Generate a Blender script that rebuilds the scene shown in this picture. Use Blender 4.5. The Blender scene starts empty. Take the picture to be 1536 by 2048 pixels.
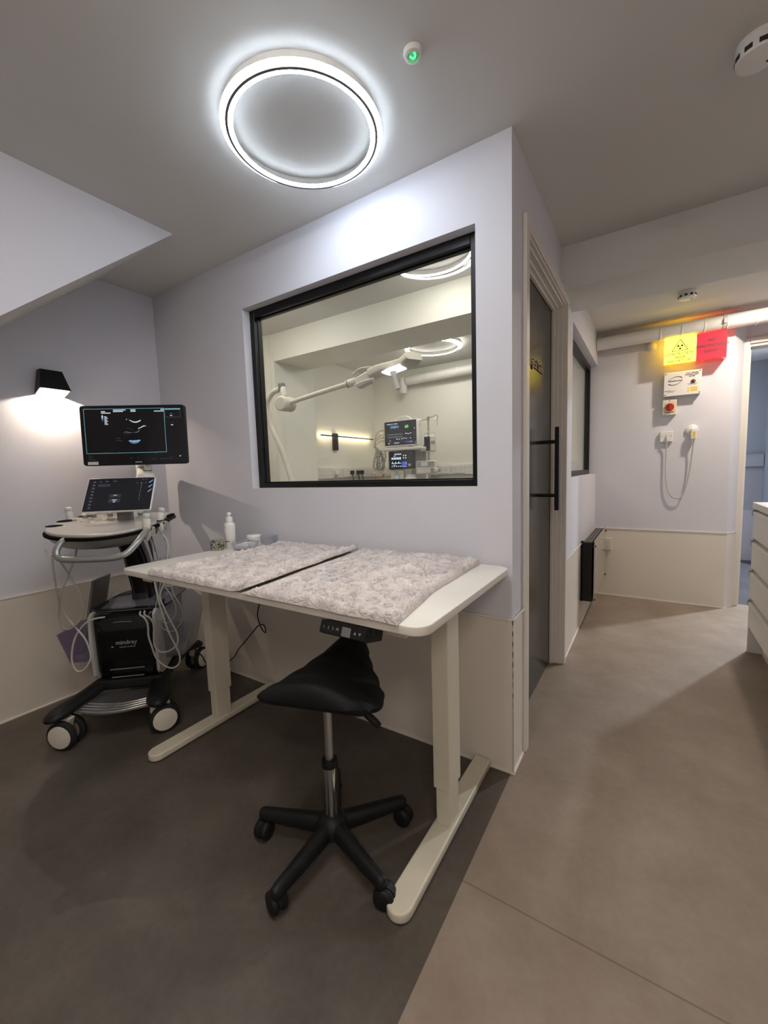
import bpy, bmesh, math, random
from mathutils import Vector, Matrix, noise
random.seed(7)
SC = bpy.context.scene
COL = SC.collection
PI = math.pi
V = Vector

# ------------------------------------------------------------------ materials
def lin(c):
    return c / 12.92 if c <= 0.04045 else ((c + 0.055) / 1.055) ** 2.4
def hx(s):
    s = s.lstrip('#')
    return tuple(lin(int(s[i:i + 2], 16) / 255) for i in (0, 2, 4)) + (1.0,)
MATS = {}
def mat(name, col, rough=0.5, metal=0.0, spec=0.5, var=0.0, vscale=6.0, bump=0.0, bscale=200.0, coat=0.0, rvar=0.0):
    """Principled surface with a procedural mottling of the colour and a fine grain."""
    m = bpy.data.materials.new(name); m.use_nodes = True
    nt = m.node_tree; b = nt.nodes['Principled BSDF']
    c = hx(col) if isinstance(col, str) else tuple(col) + (1.0,)
    b.inputs['Base Color'].default_value = c
    b.inputs['Roughness'].default_value = rough
    b.inputs['Metallic'].default_value = metal
    b.inputs['Specular IOR Level'].default_value = spec
    b.inputs['Coat Weight'].default_value = coat
    tc = nt.nodes.new('ShaderNodeTexCoord')
    if var or rvar:
        n = nt.nodes.new('ShaderNodeTexNoise'); n.inputs['Scale'].default_value = vscale; n.inputs['Detail'].default_value = 5
        nt.links.new(tc.outputs['Object'], n.inputs['Vector'])
        if var:
            r = nt.nodes.new('ShaderNodeValToRGB')
            r.color_ramp.elements[0].position = 0.3; r.color_ramp.elements[1].position = 0.7
            r.color_ramp.elements[0].color = tuple(x * (1 - var) for x in c[:3]) + (1,)
            r.color_ramp.elements[1].color = tuple(min(1, x * (1 + var)) for x in c[:3]) + (1,)
            nt.links.new(n.outputs['Fac'], r.inputs['Fac']); nt.links.new(r.outputs['Color'], b.inputs['Base Color'])
        if rvar:
            mr = nt.nodes.new('ShaderNodeMapRange'); mr.inputs['To Min'].default_value = rough - rvar; mr.inputs['To Max'].default_value = rough + rvar
            nt.links.new(n.outputs['Fac'], mr.inputs['Value']); nt.links.new(mr.outputs['Result'], b.inputs['Roughness'])
    if bump:
        n2 = nt.nodes.new('ShaderNodeTexNoise'); n2.inputs['Scale'].default_value = bscale; n2.inputs['Detail'].default_value = 3
        bp = nt.nodes.new('ShaderNodeBump'); bp.inputs['Strength'].default_value = bump; bp.inputs['Distance'].default_value = 0.002
        nt.links.new(tc.outputs['Object'], n2.inputs['Vector']); nt.links.new(n2.outputs['Fac'], bp.inputs['Height'])
        nt.links.new(bp.outputs['Normal'], b.inputs['Normal'])
    MATS[name] = m
    return m
def emit(name, col, strength):
    m = bpy.data.materials.new(name); m.use_nodes = True
    nt = m.node_tree; b = nt.nodes['Principled BSDF']
    c = hx(col) if isinstance(col, str) else tuple(col) + (1.0,)
    b.inputs['Base Color'].default_value = (0.02, 0.02, 0.02, 1) if strength < 3 else (0.8, 0.8, 0.8, 1)
    b.inputs['Emission Color'].default_value = c; b.inputs['Emission Strength'].default_value = strength
    b.inputs['Roughness'].default_value = 0.25
    MATS[name] = m
    return m
def clear(name, tint, body, opacity, gloss=0.08, rough=0.05):
    """Thin clear sheet: transparent with a tint, a little body colour, and a reflection that grows at grazing angles."""
    m = bpy.data.materials.new(name); m.use_nodes = True
    nt = m.node_tree; nt.nodes.clear()
    out = nt.nodes.new('ShaderNodeOutputMaterial')
    tr = nt.nodes.new('ShaderNodeBsdfTransparent'); tr.inputs['Color'].default_value = tuple(tint) + (1,)
    df = nt.nodes.new('ShaderNodeBsdfDiffuse'); df.inputs['Color'].default_value = tuple(body) + (1,)
    gl = nt.nodes.new('ShaderNodeBsdfGlossy'); gl.inputs['Roughness'].default_value = rough
    gl.inputs['Color'].default_value = (1, 1, 1, 1)
    lw = nt.nodes.new('ShaderNodeLayerWeight'); lw.inputs['Blend'].default_value = 0.5
    pw = nt.nodes.new('ShaderNodeMath'); pw.operation = 'POWER'; pw.inputs[1].default_value = 4.0
    mr = nt.nodes.new('ShaderNodeMapRange'); mr.inputs['To Min'].default_value = gloss * 0.35; mr.inputs['To Max'].default_value = min(1, gloss * 6)
    m1 = nt.nodes.new('ShaderNodeMixShader'); m1.inputs['Fac'].default_value = opacity
    m2 = nt.nodes.new('ShaderNodeMixShader')
    L = nt.links.new
    L(lw.outputs['Facing'], pw.inputs[0]); L(pw.outputs[0], mr.inputs['Value'])
    L(tr.outputs[0], m1.inputs[1]); L(df.outputs[0], m1.inputs[2])
    L(mr.outputs['Result'], m2.inputs['Fac']); L(m1.outputs[0], m2.inputs[1]); L(gl.outputs[0], m2.inputs[2])
    L(m2.outputs[0], out.inputs['Surface'])
    MATS[name] = m
    return m

# ------------------------------------------------------------------ mesh builder
def rrect(w, h, r, n=5):
    r = min(r, w / 2 - 1e-5, h / 2 - 1e-5); p = []
    for cx, cy, a in ((w / 2 - r, h / 2 - r, 0), (-w / 2 + r, h / 2 - r, 90), (-w / 2 + r, -h / 2 + r, 180), (w / 2 - r, -h / 2 + r, 270)):
        for i in range(n + 1):
            t = math.radians(a + 90 * i / n); p.append((cx + r * math.cos(t), cy + r * math.sin(t)))
    return p
def catmull(pts, sub=5, closed=False):
    P = [V(p) for p in pts]; n = len(P); out = []
    if n < 3: return P
    rng = range(n if closed else n - 1)
    for i in rng:
        if closed: p0, p1, p2, p3 = P[(i - 1) % n], P[i], P[(i + 1) % n], P[(i + 2) % n]
        else: p0, p1, p2, p3 = P[max(i - 1, 0)], P[i], P[i + 1], P[min(i + 2, n - 1)]
        for k in range(sub):
            t = k / sub; t2 = t * t; t3 = t2 * t
            out.append(0.5 * ((2 * p1) + (-p0 + p2) * t + (2 * p0 - 5 * p1 + 4 * p2 - p3) * t2 + (-p0 + 3 * p1 - 3 * p2 + p3) * t3))
    if not closed: out.append(P[-1])
    return out
def frame_to(o, z, x=None):
    """Matrix at o whose local z points along z (and local x near x)."""
    z = V(z).normalized()
    if x is None: x = V((1, 0, 0)) if abs(z.x) < 0.9 else V((0, 1, 0))
    x = V(x); x = (x - z * x.dot(z)).normalized(); y = z.cross(x)
    m = Matrix((x, y, z)).transposed().to_4x4(); m.translation = V(o)
    return m
class MB:
    def __init__(s): s.v = []; s.f = []; s.mi = []; s.sm = []
    def add(s, vs, fs, mat=0, smooth=False, M=None):
        b = len(s.v)
        s.v += [(M @ V(p)) if M is not None else V(p) for p in vs]
        for f in fs: s.f.append([b + i for i in f]); s.mi.append(mat); s.sm.append(smooth)
        return s
    def box(s, a, c, bev=0.0, seg=2, mat=0, M=None):
        a = V(a); c = V(c); lo = V(map(min, a, c)); hi = V(map(max, a, c)); d = hi - lo; ce = (lo + hi) / 2
        bm = bmesh.new(); bmesh.ops.create_cube(bm, size=1)
        for v in bm.verts: v.co = V((v.co.x * d.x, v.co.y * d.y, v.co.z * d.z)) + ce
        if bev > 0:
            bmesh.ops.bevel(bm, geom=list(bm.edges), offset=min(bev, min(d) * 0.49), segments=seg, profile=0.5, affect='EDGES', clamp_overlap=True)
        bm.verts.index_update()
        s.add([v.co.copy() for v in bm.verts], [[v.index for v in f.verts] for f in bm.faces], mat, False, M); bm.free()
        return s
    def prism(s, poly, z0, z1, mat=0, M=None, smooth=False, bev=0.0, top_mat=None):
        n = len(poly)
        if bev <= 0:
            vs = [(x, y, z0) for x, y in poly] + [(x, y, z1) for x, y in poly]
            s.add(vs, [[i, (i + 1) % n, n + (i + 1) % n, n + i] for i in range(n)], mat, smooth, M)
            b = vs
            s.add(vs[:n], [list(range(n))[::-1]], mat, False, M); s.add(vs[n:], [list(range(n))], mat if top_mat is None else top_mat, False, M)
            return s
        def inset(d):
            o = []
            for i in range(n):
                p0, p1, p2 = V(poly[i - 1]), V(poly[i]), V(poly[(i + 1) % n])
                e1 = (p1 - p0).normalized(); e2 = (p2 - p1).normalized()
                n1 = V((-e1.y, e1.x)); n2 = V((-e2.y, e2.x)); nn = (n1 + n2)
                nn = nn.normalized() if nn.length > 1e-6 else n1
                k = max(0.35, nn.dot(n1)); o.append(p1 + nn * (d / k))
            return o
        rings = []
        for k in range(4):
            t = PI / 2 * k / 3; rings.append((bev * (1 - math.sin(t)), z0 + bev * (1 - math.cos(t))))
        rr = [(d, z) for d, z in rings] + [(d, z1 - (z - z0)) for d, z in rings[::-1]]
        vs = []
        for d, z in rr: vs += [(p.x, p.y, z) for p in inset(d)]
        m = len(rr); fs = []
        for j in range(m - 1): fs += [[j * n + i, j * n + (i + 1) % n, (j + 1) * n + (i + 1) % n, (j + 1) * n + i] for i in range(n)]
        s.add(vs, fs, mat, True, M)
        s.add(vs[:n], [list(range(n))[::-1]], mat, False, M); s.add(vs[-n:], [list(range(n))], mat if top_mat is None else top_mat, False, M)
        return s
    def lathe(s, prof, n=32, M=None, mat=0, smooth=True, a0=0, a1=2 * PI):
        full = abs(a1 - a0 - 2 * PI) < 1e-6; k = n if full else n + 1; vs = []
        for r, z in prof:
            for i in range(k):
                t = a0 + (a1 - a0) * i / n; vs.append((max(r, 1e-5) * math.cos(t), max(r, 1e-5) * math.sin(t), z))
        fs = []
        for j in range(len(prof) - 1):
            for i in range(n): fs.append([j * k + i, j * k + (i + 1) % k, (j + 1) * k + (i + 1) % k, (j + 1) * k + i])
        s.add(vs, fs, mat, smooth, M)
        return s
    def cyl(s, p0, p1, r0, r1=None, n=24, mat=0, smooth=True, bev=0.0):
        r1 = r0 if r1 is None else r1
        p0 = V(p0); p1 = V(p1); h = (p1 - p0).length; M = frame_to(p0, p1 - p0)
        b = min(bev, h * 0.45, min(r0, r1) * 0.9)
        if b > 0: s.lathe([(r0 - b, 0), (r0 - b * .3, b * .3), (r0, b), (r1, h - b), (r1 - b * .3, h - b * .3), (r1 - b, h)], n, M, mat, smooth)
        else: s.lathe([(r0, 0), (r1, h)], n, M, mat, smooth)
        c0 = [((r0 - b) * math.cos(2 * PI * i / n), (r0 - b) * math.sin(2 * PI * i / n), 0) for i in range(n)]
        c1 = [((r1 - b) * math.cos(2 * PI * i / n), (r1 - b) * math.sin(2 * PI * i / n), h) for i in range(n)]
        s.add(c0, [list(range(n))[::-1]], mat, False, M); s.add(c1, [list(range(n))], mat, False, M)
        return s
    def tube(s, pts, r, n=8, mat=0, closed=False, sub=5, smooth=True, rad=None):
        P = catmull(pts, sub, closed) if sub > 1 else [V(p) for p in pts]
        m = len(P); T = []
        for i in range(m):
            if closed: t = P[(i + 1) % m] - P[i - 1]
            else: t = P[min(i + 1, m - 1)] - P[max(i - 1, 0)]
            T.append(t.normalized() if t.length > 1e-9 else V((0, 0, 1)))
        up = V((0, 0, 1)) if abs(T[0].z) < 0.9 else V((1, 0, 0)); nx = (up - T[0] * up.dot(T[0])).normalized()
        vs = []
        for i in range(m):
            nx = (nx - T[i] * nx.dot(T[i])).normalized(); ny = T[i].cross(nx)
            rr = rad(i / (m - 1)) if rad else r
            for k in range(n):
                a = 2 * PI * k / n; vs.append(P[i] + nx * (rr * math.cos(a)) + ny * (rr * math.sin(a)))
        fs = []
        for i in range(m if closed else m - 1):
            j = (i + 1) % m
            for k in range(n): fs.append([i * n + k, i * n + (k + 1) % n, j * n + (k + 1) % n, j * n + k])
        if not closed: fs.append(list(range(n))[::-1]); fs.append([(m - 1) * n + k for k in range(n)])
        s.add(vs, fs, mat, smooth)
        return s
    def ball(s, c, rx, ry=None, rz=None, n=20, m=12, mat=0, M=None):
        ry = rx if ry is None else ry; rz = rx if rz is None else rz; vs = []; fs = []
        for j in range(m + 1):
            t = PI * j / m
            for i in range(n):
                a = 2 * PI * i / n
                vs.append((c[0] + rx * max(math.sin(t), 1e-4) * math.cos(a), c[1] + ry * max(math.sin(t), 1e-4) * math.sin(a), c[2] - rz * math.cos(t)))
        for j in range(m):
            for i in range(n): fs.append([j * n + i, j * n + (i + 1) % n, (j + 1) * n + (i + 1) % n, (j + 1) * n + i])
        s.add(vs, fs, mat, True, M)
        return s
    def quad(s, a, b, c, d, mat=0): return s.add([a, b, c, d], [[0, 1, 2, 3]], mat)
    def text(s, body, size, M, depth=0.001, mat=0, align='CENTER', bold=0.0):
        cu = bpy.data.curves.new('lettering_source', 'FONT'); cu.body = body; cu.size = size; cu.extrude = depth; cu.align_x = align; cu.align_y = 'CENTER'
        cu.resolution_u = 2; cu.offset = bold
        ob = bpy.data.objects.new('lettering_source', cu); COL.objects.link(ob)
        dg = bpy.context.evaluated_depsgraph_get(); ev = ob.evaluated_get(dg); me = ev.to_mesh()
        s.add([v.co.copy() for v in me.vertices], [list(p.vertices) for p in me.polygons], mat, False, M)
        ev.to_mesh_clear(); bpy.data.objects.remove(ob); bpy.data.curves.remove(cu)
        return s

WM = {}
def _mesh(name, mb, mats):
    me = bpy.data.meshes.new(name)
    me.from_pydata([tuple(v) for v in mb.v], [], mb.f)
    mats = mats if isinstance(mats, (list, tuple)) else [mats]
    for m in mats: me.materials.append(MATS[m] if isinstance(m, str) else m)
    me.polygons.foreach_set('material_index', mb.mi)
    me.polygons.foreach_set('use_smooth', mb.sm)
    bm = bmesh.new(); bm.from_mesh(me)
    if len(bm.verts) < 60000:
        bmesh.ops.remove_doubles(bm, verts=bm.verts, dist=2e-6)
    bmesh.ops.recalc_face_normals(bm, faces=bm.faces)
    for e in bm.edges:
        if len(e.link_faces) == 2 and e.calc_face_angle(0) > math.radians(50): e.smooth = False
    bm.to_mesh(me); bm.free()
    me.update()
    return me
def props(o, label=None, cat=None, group=None, kind=None):
    if label: o['label'] = label
    if cat: o['category'] = cat
    if group: o['group'] = group
    if kind: o['kind'] = kind
    return o
def thing(name, label, cat, loc=(0, 0, 0), rotz=0.0, group=None):
    o = bpy.data.objects.new(name, None); COL.objects.link(o); o.empty_display_size = 0.05
    o.location = loc; o.rotation_euler = (0, 0, rotz)
    WM[o] = Matrix.Translation(V(loc)) @ Matrix.Rotation(rotz, 4, 'Z')
    return props(o, label, cat, group)
def part(name, mb, mats, parent, label=None, world=True, kind=None):
    """One mesh under a thing or a part; coordinates in the world unless world=False (then in the thing's own frame)."""
    W = WM[parent]
    if world:
        I = W.inverted(); mb.v = [I @ v for v in mb.v]
    o = bpy.data.objects.new(name, _mesh(name, mb, mats)); COL.objects.link(o); o.parent = parent
    WM[o] = W
    return props(o, label, kind=kind)
def solo(name, mb, mats, label, cat, group=None, kind=None):
    """A thing that is one mesh; its origin goes to the middle of its underside."""
    lo = V((min(v[i] for v in mb.v) for i in range(3))); hi = V((max(v[i] for v in mb.v) for i in range(3)))
    b = V(((lo.x + hi.x) / 2, (lo.y + hi.y) / 2, lo.z)); mb.v = [v - b for v in mb.v]
    o = bpy.data.objects.new(name, _mesh(name, mb, mats)); COL.objects.link(o); o.location = b
    WM[o] = Matrix.Translation(b)
    return props(o, label, cat, group, kind)
def struct(name, mb, mats, label=None):
    o = bpy.data.objects.new(name, _mesh(name, mb, mats)); COL.objects.link(o); WM[o] = Matrix.Identity(4)
    return props(o, label, kind='structure')
def kids(o): return [c for c in WM if c.parent == o]
def dup(root, loc, rotz, label, group=None, name=None):
    r = root.copy(); COL.objects.link(r); r.location = loc; r.rotation_euler = (0, 0, rotz); r['label'] = label
    if name: r.name = name
    if group: r['group'] = group
    WM[r] = Matrix.Translation(V(loc)) @ Matrix.Rotation(rotz, 4, 'Z')
    for c in kids(root):
        d = c.copy(); COL.objects.link(d); d.parent = r; WM[d] = WM[r]
        for g in kids(c):
            h = g.copy(); COL.objects.link(h); h.parent = d; WM[h] = WM[r]
    return r
# ------------------------------------------------------------------ palette
mat('paint_lilac', (0.665, 0.655, 0.70), 0.6, spec=0.25, var=0.015, vscale=3, bump=0.08, bscale=320)
mat('paint_blue', (0.385, 0.395, 0.43), 0.6, spec=0.25, var=0.02, vscale=3, bump=0.08, bscale=320)
mat('cladding_cream', (0.74, 0.675, 0.585), 0.33, spec=0.4, var=0.02, vscale=4, bump=0.02, bscale=120)
mat('cladding_lilac', (0.52, 0.50, 0.55), 0.33, spec=0.4, var=0.02, vscale=4)
mat('paint_ceiling', (0.66, 0.645, 0.615), 0.75, spec=0.2, var=0.012, vscale=2, bump=0.08, bscale=300)
mat('paint_theatre', (0.82, 0.81, 0.72), 0.5, spec=0.3, var=0.015, vscale=3)
mat('paint_theatre_warm', (0.84, 0.78, 0.63), 0.5, spec=0.3, var=0.015, vscale=3)
mat('gloss_white', (0.72, 0.67, 0.61), 0.3, spec=0.5, var=0.01, vscale=10)
mat('seal_strip', (0.78, 0.72, 0.66), 0.25, spec=0.5, var=0.01)
mat('white_plastic', (0.76, 0.74, 0.70), 0.35, var=0.01, vscale=20)
mat('cream_plastic', (0.70, 0.66, 0.56), 0.35, var=0.015, vscale=20)
mat('grey_plastic', (0.34, 0.33, 0.32), 0.4, var=0.03, vscale=20)
mat('pale_grey_plastic', (0.55, 0.53, 0.50), 0.4, var=0.02, vscale=20)
mat('mid_grey_plastic', (0.16, 0.155, 0.15), 0.45, var=0.04, vscale=20)
mat('black_plastic', (0.009, 0.009, 0.0095), 0.5, spec=0.28, var=0.1, vscale=30, bump=0.05, bscale=500)
mat('black_gloss', (0.004, 0.004, 0.0045), 0.10, spec=0.4, var=0.05, coat=0.1)
mat('matt_black', (0.006, 0.006, 0.006), 0.9, spec=0.05, var=0.1)
mat('black_frame', (0.007, 0.007, 0.0075), 0.38, spec=0.3, var=0.08, vscale=14)
mat('black_leather', (0.006, 0.006, 0.0065), 0.6, spec=0.2, var=0.12, vscale=40, bump=0.25, bscale=420)
mat('door_charcoal', (0.010, 0.0085, 0.0075), 0.20, spec=0.4, var=0.06, vscale=5, rvar=0.04)
mat('chrome', (0.62, 0.61, 0.60), 0.12, metal=1.0, var=0.03, vscale=30)
mat('satin_metal', (0.50, 0.49, 0.48), 0.33, metal=0.9, var=0.04, vscale=25)
mat('silver_paint', (0.34, 0.34, 0.33), 0.32, metal=0.5, var=0.03, vscale=25)
mat('desk_white', (0.72, 0.68, 0.61), 0.32, spec=0.45, var=0.015, vscale=8)
mat('desk_metal', (0.66, 0.61, 0.49), 0.38, spec=0.45, var=0.02, vscale=20)
mat('rubber', (0.02, 0.02, 0.02), 0.7, spec=0.2, var=0.1, vscale=30)
mat('cable_grey', (0.36, 0.34, 0.31), 0.45, var=0.03, vscale=30)
mat('cable_white', (0.52, 0.50, 0.46), 0.4, var=0.02, vscale=30)
mat('cable_black', (0.012, 0.012, 0.012), 0.5, var=0.05, vscale=30)
mat('console_beige', (0.50, 0.47, 0.43), 0.28, metal=0.15, var=0.02, vscale=15)
mat('screen_black', (0.007, 0.0075, 0.009), 0.12, spec=0.5, var=0.05, coat=0.3)
mat('screen_slate', (0.018, 0.019, 0.026), 0.14, spec=0.5, var=0.05)
mat('sticker_white', (0.7, 0.7, 0.68), 0.5, var=0.02)
mat('ink_black', (0.02, 0.018, 0.018), 0.5, var=0.1)
mat('ink_grey', (0.30, 0.29, 0.28), 0.5, var=0.05)
mat('sign_ink', (0.03, 0.027, 0.01), 0.5, var=0.05)
mat('ink_maroon', (0.14, 0.03, 0.03), 0.45, var=0.1)
mat('label_yellow', (0.75, 0.52, 0.06), 0.45, var=0.05)
mat('switch_yellow', (0.80, 0.52, 0.20), 0.4, var=0.04)
mat('switch_red', (0.42, 0.012, 0.008), 0.28, var=0.05)
mat('clip_red', (0.6, 0.08, 0.05), 0.4, var=0.05)
mat('door_letters', (0.07, 0.012, 0.010), 0.4, var=0.1)
mat('mirror_glass', (0.60, 0.57, 0.53), 0.12, metal=0.85, var=0.01)
mat('smoke_slot', (0.015, 0.015, 0.016), 0.6, var=0.1)
clear('window_glass', (0.985, 0.99, 0.985), (0.7, 0.75, 0.73), 0.015, 0.10, 0.01)
clear('smoky_plastic', (0.80, 0.79, 0.83), (0.34, 0.33, 0.36), 0.22, 0.16, 0.08)
clear('tray_plastic', (0.92, 0.93, 0.95), (0.55, 0.55, 0.58), 0.16, 0.16, 0.06)
clear('violet_plastic', (0.78, 0.74, 0.84), (0.32, 0.28, 0.38), 0.28, 0.14, 0.08)
clear('yellow_acrylic', (0.95, 0.85, 0.35), (0.75, 0.60, 0.20), 0.30, 0.12, 0.1)
clear('red_acrylic', (0.95, 0.35, 0.30), (0.70, 0.22, 0.18), 0.30, 0.12, 0.1)

RING = (0.75, 0.865, 1.0)
emit('ring_outer', RING, 25.0)
emit('ring_inner', RING, 21.0)
emit('rear_fill_outer', (1.0, 0.89, 0.76), 80.0)
emit('rear_fill_inner', (1.0, 0.89, 0.76), 80.0)
emit('near_fill_outer', (1.0, 0.945, 0.87), 46.0)
emit('theatre_ring_outer', (1.0, 0.975, 0.90), 18.0)
emit('theatre_ring_inner', (1.0, 0.975, 0.90), 30.0)
emit('downlight_lens', (1.0, 0.88, 0.74), 500.0)
emit('far_fill_lens', (0.80, 0.90, 1.0), 2000.0)
emit('sconce_led', (1.0, 0.83, 0.66), 3600.0)
emit('strip_led', (1.0, 0.80, 0.52), 14.0)
emit('exam_led', (0.95, 0.99, 1.0), 0.7)
emit('green_led', (0.05, 1.0, 0.22), 1.6)
emit('sign_yellow', (1.0, 0.84, 0.07), 1.8)
emit('sign_red', (1.0, 0.035, 0.075), 0.45)
emit('sign_tube', (1.0, 0.80, 0.35), 60.0)
emit('sign_tube_red', (1.0, 0.16, 0.10), 32.0)
emit('scr_teal', (0.16, 0.42, 0.50), 0.45)
emit('scr_white', (0.75, 0.82, 0.95), 0.4)
emit('scr_dim', (0.30, 0.33, 0.42), 0.18)
emit('scr_blue', (0.25, 0.45, 0.75), 0.42)
emit('scr_faint', (0.10, 0.12, 0.18), 0.1)
emit('scr_green', (0.15, 1.0, 0.30), 0.55)
emit('scr_cyan', (0.55, 0.85, 0.95), 0.65)
emit('scr_deepblue', (0.05, 0.10, 0.75), 0.35)
emit('lcd_grey', (0.55, 0.60, 0.62), 0.24)
emit('led_cyan', (0.25, 0.85, 0.95), 0.6)
emit('led_red', (1.0, 0.15, 0.05), 1.0)

def floor_mat(name, c0, c1, c2, rough, seam_y=None):
    """Stone-look sheet vinyl: cloudy two-scale mottling with a fine grain; a welded seam runs across it."""
    m = bpy.data.materials.new(name); m.use_nodes = True; nt = m.node_tree; b = nt.nodes['Principled BSDF']; L = nt.links.new
    tc = nt.nodes.new('ShaderNodeTexCoord')
    n1 = nt.nodes.new('ShaderNodeTexNoise'); n1.inputs['Scale'].default_value = 3.2; n1.inputs['Detail'].default_value = 8; n1.inputs['Roughness'].default_value = 0.62
    n2 = nt.nodes.new('ShaderNodeTexNoise'); n2.inputs['Scale'].default_value = 46; n2.inputs['Detail'].default_value = 4
    n3 = nt.nodes.new('ShaderNodeTexNoise'); n3.inputs['Scale'].default_value = 420; n3.inputs['Detail'].default_value = 2
    for n in (n1, n2, n3): L(tc.outputs['Object'], n.inputs['Vector'])
    r = nt.nodes.new('ShaderNodeValToRGB'); e = r.color_ramp.elements
    e[0].position = 0.32; e[0].color = tuple(c0) + (1,); e[1].position = 0.70; e[1].color = tuple(c2) + (1,)
    k = e.new(0.5); k.color = tuple(c1) + (1,)
    ad = nt.nodes.new('ShaderNodeMath'); ad.operation = 'MULTIPLY_ADD'; ad.inputs[1].default_value = 0.22; L(n2.outputs['Fac'], ad.inputs[0])
    a2 = nt.nodes.new('ShaderNodeMath'); a2.operation = 'MULTIPLY_ADD'; a2.inputs[1].default_value = 0.26; a2.inputs[2].default_value = -0.24
    L(n3.outputs['Fac'], a2.inputs[0]); L(a2.outputs[0], ad.inputs[2])
    a3 = nt.nodes.new('ShaderNodeMath'); a3.operation = 'ADD'; L(n1.outputs['Fac'], a3.inputs[0]); L(ad.outputs[0], a3.inputs[1]); L(a3.outputs[0], r.inputs['Fac'])
    col = r.outputs['Color']
    if seam_y is not None:
        sp = nt.nodes.new('ShaderNodeSeparateXYZ'); L(tc.outputs['Object'], sp.inputs[0])
        d = nt.nodes.new('ShaderNodeMath'); d.operation = 'SUBTRACT'; d.inputs[1].default_value = seam_y; L(sp.outputs['Y'], d.inputs[0])
        ab = nt.nodes.new('ShaderNodeMath'); ab.operation = 'ABSOLUTE'; L(d.outputs[0], ab.inputs[0])
        lt = nt.nodes.new('ShaderNodeMapRange'); lt.inputs['From Min'].default_value = 0.0012; lt.inputs['From Max'].default_value = 0.0032
        lt.inputs['To Min'].default_value = 0.55; lt.inputs['To Max'].default_value = 0.0; L(ab.outputs[0], lt.inputs['Value'])
        mx = nt.nodes.new('ShaderNodeMix'); mx.data_type = 'RGBA'; L(lt.outputs['Result'], mx.inputs[0]); L(col, mx.inputs[6]); mx.inputs[7].default_value = tuple(x * 0.35 for x in c0) + (1,)
        col = mx.outputs[2]
    L(col, b.inputs['Base Color'])
    b.inputs['Roughness'].default_value = rough; b.inputs['Specular IOR Level'].default_value = 0.35
    bp = nt.nodes.new('ShaderNodeBump'); bp.inputs['Strength'].default_value = 0.12; bp.inputs['Distance'].default_value = 0.001
    L(n3.outputs['Fac'], bp.inputs['Height']); L(bp.outputs['Normal'], b.inputs['Normal'])
    MATS[name] = m
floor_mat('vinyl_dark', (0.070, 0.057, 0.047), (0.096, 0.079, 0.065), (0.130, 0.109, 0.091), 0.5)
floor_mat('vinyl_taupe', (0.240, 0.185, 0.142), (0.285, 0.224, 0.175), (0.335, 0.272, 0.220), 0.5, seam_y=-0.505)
floor_mat('vinyl_slate', (0.060, 0.058, 0.064), (0.075, 0.073, 0.082), (0.09, 0.088, 0.098), 0.5)

def plush_mat():
    m = bpy.data.materials.new('plush_fleece'); m.use_nodes = True; nt = m.node_tree; b = nt.nodes['Principled BSDF']; L = nt.links.new
    tc = nt.nodes.new('ShaderNodeTexCoord')
    n1 = nt.nodes.new('ShaderNodeTexNoise'); n1.inputs['Scale'].default_value = 13; n1.inputs['Detail'].default_value = 6; n1.inputs['Distortion'].default_value = 1.2
    n2 = nt.nodes.new('ShaderNodeTexNoise'); n2.inputs['Scale'].default_value = 380; n2.inputs['Detail'].default_value = 4
    for n in (n1, n2): L(tc.outputs['Object'], n.inputs['Vector'])
    r = nt.nodes.new('ShaderNodeValToRGB'); e = r.color_ramp.elements
    e[0].position = 0.28; e[0].color = (0.48, 0.43, 0.435, 1); e[1].position = 0.74; e[1].color = (0.86, 0.77, 0.72, 1)
    k = e.new(0.45); k.color = (0.64, 0.565, 0.54, 1); k = e.new(0.60); k.color = (0.76, 0.67, 0.63, 1)
    ad = nt.nodes.new('ShaderNodeMath'); ad.operation = 'MULTIPLY_ADD'; ad.inputs[1].default_value = 0.3
    s2 = nt.nodes.new('ShaderNodeMath'); s2.operation = 'SUBTRACT'; s2.inputs[1].default_value = 0.15; L(n1.outputs['Fac'], s2.inputs[0])
    L(n2.outputs['Fac'], ad.inputs[0]); L(s2.outputs[0], ad.inputs[2]); L(ad.outputs[0], r.inputs['Fac']); L(r.outputs['Color'], b.inputs['Base Color'])
    b.inputs['Roughness'].default_value = 0.9; b.inputs['Specular IOR Level'].default_value = 0.1
    b.inputs['Sheen Weight'].default_value = 0.35; b.inputs['Sheen Roughness'].default_value = 0.5
    vo = nt.nodes.new('ShaderNodeTexVoronoi'); vo.feature = 'DISTANCE_TO_EDGE'; vo.inputs['Scale'].default_value = 42
    wp = nt.nodes.new('ShaderNodeTexNoise'); wp.inputs['Scale'].default_value = 18; L(tc.outputs['Object'], wp.inputs['Vector'])
    mx = nt.nodes.new('ShaderNodeMix'); mx.data_type = 'VECTOR'; mx.inputs[0].default_value = 0.10; L(tc.outputs['Object'], mx.inputs[4]); L(wp.outputs['Color'], mx.inputs[5]); L(mx.outputs[1], vo.inputs['Vector'])
    pw = nt.nodes.new('ShaderNodeMapRange'); pw.inputs['From Max'].default_value = 0.16; L(vo.outputs['Distance'], pw.inputs['Value'])
    b1 = nt.nodes.new('ShaderNodeBump'); b1.inputs['Strength'].default_value = 0.5; b1.inputs['Distance'].default_value = 0.006; L(pw.outputs['Result'], b1.inputs['Height'])
    bp = nt.nodes.new('ShaderNodeBump'); bp.inputs['Strength'].default_value = 0.8; bp.inputs['Distance'].default_value = 0.003
    L(n2.outputs['Fac'], bp.inputs['Height']); L(b1.outputs['Normal'], bp.inputs['Normal']); L(bp.outputs['Normal'], b.inputs['Normal'])
    MATS['plush_fleece'] = m
plush_mat()
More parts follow.
